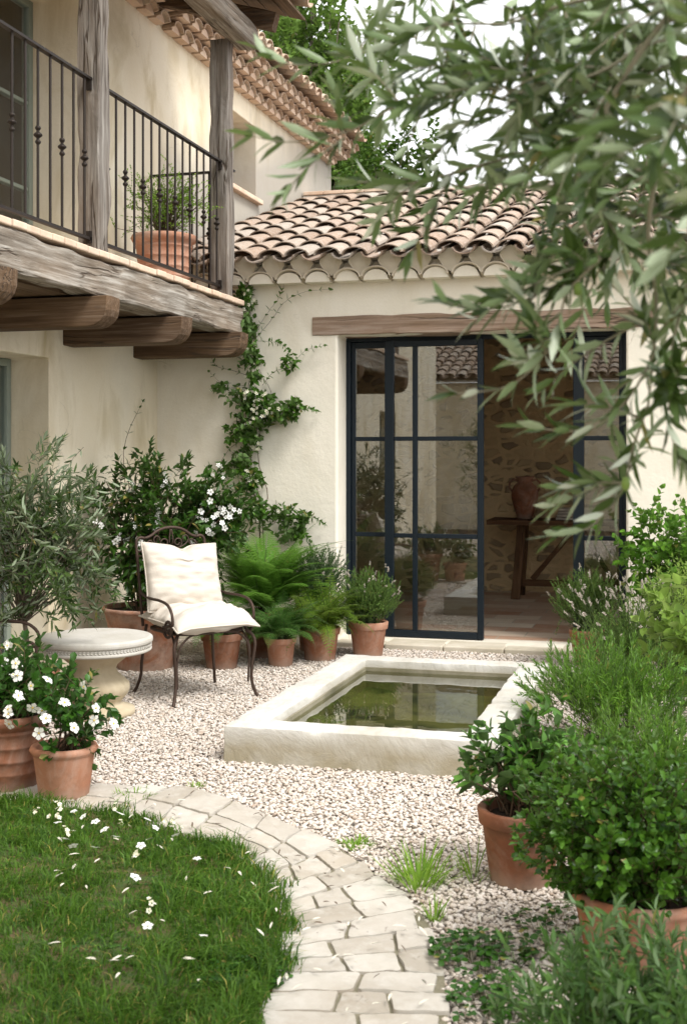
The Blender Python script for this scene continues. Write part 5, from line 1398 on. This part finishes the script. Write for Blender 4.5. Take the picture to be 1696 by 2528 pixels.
# crown beyond the frame, limbs and trunk
PO_ = make_twigs((.0, .0, 2.75), (1.25, 1.2, .75), 260, .3, .1, 1., .5, .3, .35, 1., .25, 9.)
PO_ = PO_ + np.array([.95, 2.2, 0])
px_ = PO_.mean(1); keep = ~((px_[:, 0] < .0625 * px_[:, 1] + .28) & (px_[:, 2] < 1.55 + .5 * px_[:, 1] + .1))
PO_ = PO_[keep]; tw.add(PO_, .002, .0007, 3); leaf_twigs(lv, PO_, 8, .066, .013, 'lance', 44, .05, 2, .12, .12)
lv.build('foliage', M['l_olive'], t); tw.build('branches', M['twig'], t)
m = MB()
for lim in ([(.95, 2.2, -.05), (.97, 2.2, .5), (.92, 2.18, 1.0), (.98, 2.2, 1.5)], [(.98, 2.2, 1.45), (.85, 2.1, 1.9), (.65, 1.98, 2.3), (.45, 1.95, 2.5)], [(.98, 2.2, 1.45), (1.2, 2.4, 2.0), (1.5, 2.6, 2.6)], [(.97, 2.2, 1.4), (.9, 2.5, 2.1), (.8, 2.8, 2.8)], [(.97, 2.2, 1.4), (1.1, 1.9, 2.1), (1.2, 1.5, 2.8)]):
    r0 = .085 if lim[0][2] < 0 else .045; m.tube(spline(lim, 20), [r0 * (1 - .55 * k / 19) * (1 + .12 * math.sin(k * 1.3)) for k in range(20)], 12)
m.build('trunk', M['bark'], t, sm=True)
for c_ in ((-.178, 2.15, 1.835), (-.10, 2.2, 1.50)): MB().lathe([(0, -.012), (.006, -.009), (.0085, 0), (.006, .010), (0, .013)], c_, 14).build('olive_fruit', M['olivefruit'], t, sm=True)

# ================================================================ BACKGROUND TREES
def tree(label, x, y, h, rx, rz, mat, n, group, base=.25, leafs=.10, lumpy=.5):
    t = thing('tree', label, 'tree', (x, y, 0), group=group)
    lv, tw = Leaves(), Twigs()
    PL = make_twigs((0, 0, h - rz), (rx, rx, rz), n, .55, .5, 1., .5, .0, .35, 1., lumpy, x)
    leaf_twigs(lv, PL, 6, leafs, leafs * .6, 'simple', 60, .1, 3, .1, .2, jit=.5)
    tw.add(spline([(0, 0, -.1), (.1, 0, h * .35), (0, .1, h * .7), (0, 0, h * .92)], 14), .22, .04, 10)
    stems_from(tw, (0, 0, h * .25), PL, .06, .05, .015, .008, .1)
    lv.build('crown', M[mat], t, True); tw.build('trunk', M['bark'], t, True)
tree('dark green conical tree right of the upper house corner', -5.6, 22.5, 6.9, 1.25, 3.2, 'l_tree', 3200, 'trees behind the roofs', leafs=.15)
tree('taller paler tree rising behind the upper eaves', -8.1, 26, 12.2, 2.0, 5.2, 'l_tree2', 3800, 'trees behind the roofs', leafs=.17)
tree('small dark tree top peeping over the low roof', -4.6, 24, 5.9, .9, 1.6, 'l_tree', 420, 'trees behind the roofs', leafs=.2)

# ================================================================ NEIGHBOUR BEHIND THE CAMERA (seen in the panes)
nb_ = thing('neighbour_house', 'low cream house with a tiled roof reflected in the door panes', 'house', (-4, -6, 0))
w = holed_wall((-10, 1.5), (-.2, 3.1), [], lambda u, v, s: (u, -6.2 - .4 * (1 - s), v))
w.build('wall', M['stucco'], nb_)
m = tile_field(30, 8, .243, .415, (-7.5, -5.95, 3.15), (1, 0, 0), (0, -.95, .31), (0, .31, .95), 31, r0=.108, r1=.086); m.build('roof', M['tile'], nb_)
MB().add([(-10, -6.0, 3.1), (1.6, -6.0, 3.1), (1.6, -10, 4.4), (-10, -10, 4.4), (-10, -6.0, 3.14), (1.6, -6.0, 3.14), (1.6, -10, 4.44), (-10, -10, 4.44)], [(0,3,2,1),(4,5,6,7),(0,1,5,4),(1,2,6,5),(2,3,7,6),(3,0,4,7)]).build('roof_underlay', M['mortar'], nb_)
window(XL, 0, 0, 0, 0, (), nb_) if False else None
shrub('oleander_bush', 'tall green bush reflected in the upper door pane', 'bush', (-3.2, -1.5, 0), None, (0, 0, 1.5), (.8, .7, 1.1), 200, .35, 7, .09, .02, 'lance', 'l_olive2', None, .6, 45, .2)

# ================================================================ GROUND DETAIL
def tuft(name, label, cat, x, y, n, h, mat='l_weed', spread=.05, wid=.006, lean=.6, group=None, z=.0):
    t = thing(name, label, cat, (x, y, z), group=group)
    lv = Leaves(); a = rng.uniform(0, 2 * math.pi, n); l = rng.uniform(.1, lean, n); hh = h * rng.uniform(.4, 1.1, n)
    P = np.stack([np.cos(a) * spread * rng.random(n), np.sin(a) * spread * rng.random(n), np.zeros(n)], -1)
    D = np.stack([np.cos(a) * l, np.sin(a) * l, np.ones(n)], -1)
    lv.add(P, D, np.array([0, 0, 1.]) + D * .01 + np.stack([-np.cos(a), -np.sin(a), np.zeros(n)], -1), hh, wid, 'lance', .25, .15)
    lv.build('blades', M[mat], t, True)
    return t
tuft('weed_tuft', 'largest grassy weed tuft growing in the gravel beside the path', 'weed', -.92, 4.34, 130, .17, spread=.09, wid=.0075, lean=1.0, group='weeds in the gravel')
tuft('weed_tuft', 'thin grassy weed at the path edge below the large tuft', 'weed', -.80, 4.02, 30, .09, spread=.03, lean=.8, group='weeds in the gravel')
tuft('weed_tuft', 'low mossy green weed at the outer curve of the path', 'weed', -1.26, 4.72, 160, .035, spread=.075, wid=.006, lean=1.6, group='weeds in the gravel')
tuft('weed_tuft', 'tiny weed in the gravel near the basin corner', 'weed', -2.2, 5.36, 40, .03, spread=.05, lean=1.5, group='weeds in the gravel')
tuft('weed_tuft', 'yellowish weed tuft between gravel and path right of the small pot', 'weed', -2.40, 5.10, 150, .05, 'l_weed', .10, .006, 1.5, group='weeds in the gravel')
tuft('weed_tuft', 'slender grass stems rising right of the large tuft', 'weed', -.74, 4.44, 22, .16, spread=.05, wid=.006, lean=.6, group='weeds in the gravel')
def clover(name, label, x, y, r_, n, h, L, mat='l_gard', group='leafy ground patches'):
    t = thing(name, label, 'ground plant', (x, y, 0), group=group); lv, tw = Leaves(), Twigs()
    a = rng.uniform(0, 2 * math.pi, n); rr = r_ * rng.random(n) ** .6; hh = h * rng.uniform(.3, 1.1, n) * (1 - .5 * rr / r_)
    P = np.stack([np.cos(a) * rr, np.sin(a) * rr, hh + .01], -1)
    tw.add(np.stack([P * [.8, .8, 0], P * [.95, .95, .6], P], 1), .0012, .0008, 3)
    for k in range(3):
        th = rng.uniform(0, .5, n) + k * 2.09; D = np.stack([np.cos(th), np.sin(th), rng.uniform(-.2, .35, n)], -1)
        lv.add(P, D, np.array([0, 0, 1.]) + rng.normal(size=(n, 3)) * .25, L * rng.uniform(.7, 1.2, n), L * .85, 'obov', .15, .1)
    lv.build('leaves', M[mat], t, True); tw.build('stems', M['green_twig'], t, True)
clover('clover_patch', 'dark clover patch at the lawn edge beside the path', -1.28, 3.42, .17, 150, .05, .019)
clover('clover_patch', 'flat clover patch in the middle of the lawn', -1.75, 3.95, .16, 90, .045, .013)
clover('clover_patch', 'sparse clover patch in the near part of the lawn', -1.75, 3.4, .2, 80, .05, .014)
clover('clover_patch', 'leafy clover patch on the gravel in front of the boxwood pot', -.60, 3.74, .17, 100, .07, .026)
clover('clover_patch', 'small clover patch near the camellia pot', -.42, 4.05, .18, 34, .04, .026)
clover('clover_patch', 'spreading ground leaves at the lower edge of the gravel', -.50, 3.42, .15, 80, .06, .024)

# fallen leaves and flowers: one each, then copies
def fallen(kind, label, cat, group, spots, mk, mat, z):
    me = None
    for (x, y) in spots:
        if me is None:
            lvv = Leaves(); mk(lvv); o = lvv.build(kind, mat); me = o.data
        else:
            o = o.copy(); COL.objects.link(o)
        o.location = (x, y, z + rng.uniform(0, .006)); o.rotation_euler = (rng.normal(0, .2), rng.normal(0, .2), rng.uniform(0, 6.28)); s_ = rng.uniform(.75, 1.15); o.scale = (s_, s_, s_)
        tag(o, label, cat, group)
def spots_in(poly, n, x0, x1, y0, y1, cond=None):
    out = []
    while len(out) < n:
        x, y = rng.uniform(x0, x1), rng.uniform(y0, y1)
        if in_poly(np.array([x]), np.array([y]), poly)[0] and x > -.55 * y and (cond is None or cond(x, y)): out.append((x, y))
    return out
mkleaf = lambda l: l.add(np.array([[-.02, 0, 0]]), np.array([1., 0, 0]), np.array([0, 0, 1.]), .042, .010, 'lance', .15, .25)
fallen('fallen_leaf', 'narrow dry olive leaf lying on the grass of the lawn', 'leaf', 'dry olive leaves on the lawn', spots_in(lawn_poly, 40, -2.6, -1.0, 3.2, 4.8), mkleaf, M['l_dry'], .058)
fallen('fallen_leaf', 'narrow dry olive leaf lying on the flagstone path', 'leaf', 'dry olive leaves on the path', spots_in(path_poly, 42, -2.4, -.55, 3.2, 5.2, lambda x, y: rng.random() < (1.6 if y < 3.9 else .25)), mkleaf, M['l_dry'], .036)
gp = [(-.72, 4.2), (-.3, 4.2), (-.2, 3.2), (-.58, 3.2)]
fallen('fallen_leaf', 'narrow dry olive leaf lying on the gravel by the boxwood pot', 'leaf', 'dry olive leaves on the gravel', spots_in(gp, 40, -.75, -.2, 3.2, 4.2), mkleaf, M['l_dry'], .018)
mkdark = lambda l: l.add(np.array([[-.02, 0, 0]]), np.array([1., 0, 0]), np.array([0, 0, 1.]), .036, .008, 'lance', .2, .3)
fallen('curled_leaf', 'small dark curled leaf lying on the flagstone path', 'leaf', 'dark curled leaves on the path', spots_in(path_poly, 38, -2.5, -.65, 3.4, 5.25), mkdark, M['brown_twig'], .036)
def mkfl(l): add_flowers(l, np.array([[0, 0, 0]]), np.array([.1, -.3, .9]), .036, 5, .45, .3)
fallen('fallen_flower', 'white five-petalled flower dropped on the lawn', 'flower', 'white flowers dropped on the lawn', [(-2.28, 4.5), (-2.36, 4.55), (-2.12, 4.35), (-1.98, 4.28), (-2.22, 4.2), (-2.3, 4.28), (-2.02, 4.5), (-2.42, 4.45), (-1.9, 4.42), (-1.85, 3.95), (-2.2, 4.42), (-2.1, 4.6), (-2.44, 4.62), (-2.14, 4.22), (-1.72, 4.2), (-2.24, 4.64), (-1.62, 3.55), (-1.42, 3.52)], mkfl, M['petal'], .072)
def mkfl2(l):
    P = rng.normal(size=(5, 3)) * .012; P[:, 2] = abs(P[:, 2]); add_flowers(l, P, np.array([.0, -.2, .9]) + rng.normal(size=(5, 3)) * .5, .02, 5, .45, .4)
fallen('withered_blossom', 'small cream withered blossom cluster on the lawn near the pots', 'flower', 'cream withered blossoms on the lawn', [(-2.55, 4.7), (-2.3, 4.72), (-2.18, 4.52), (-2.48, 4.56), (-2.0, 4.62), (-1.95, 4.2), (-2.6, 4.6), (-2.35, 4.38), (-1.7, 3.75)], mkfl2, M['petal_c'], .06)
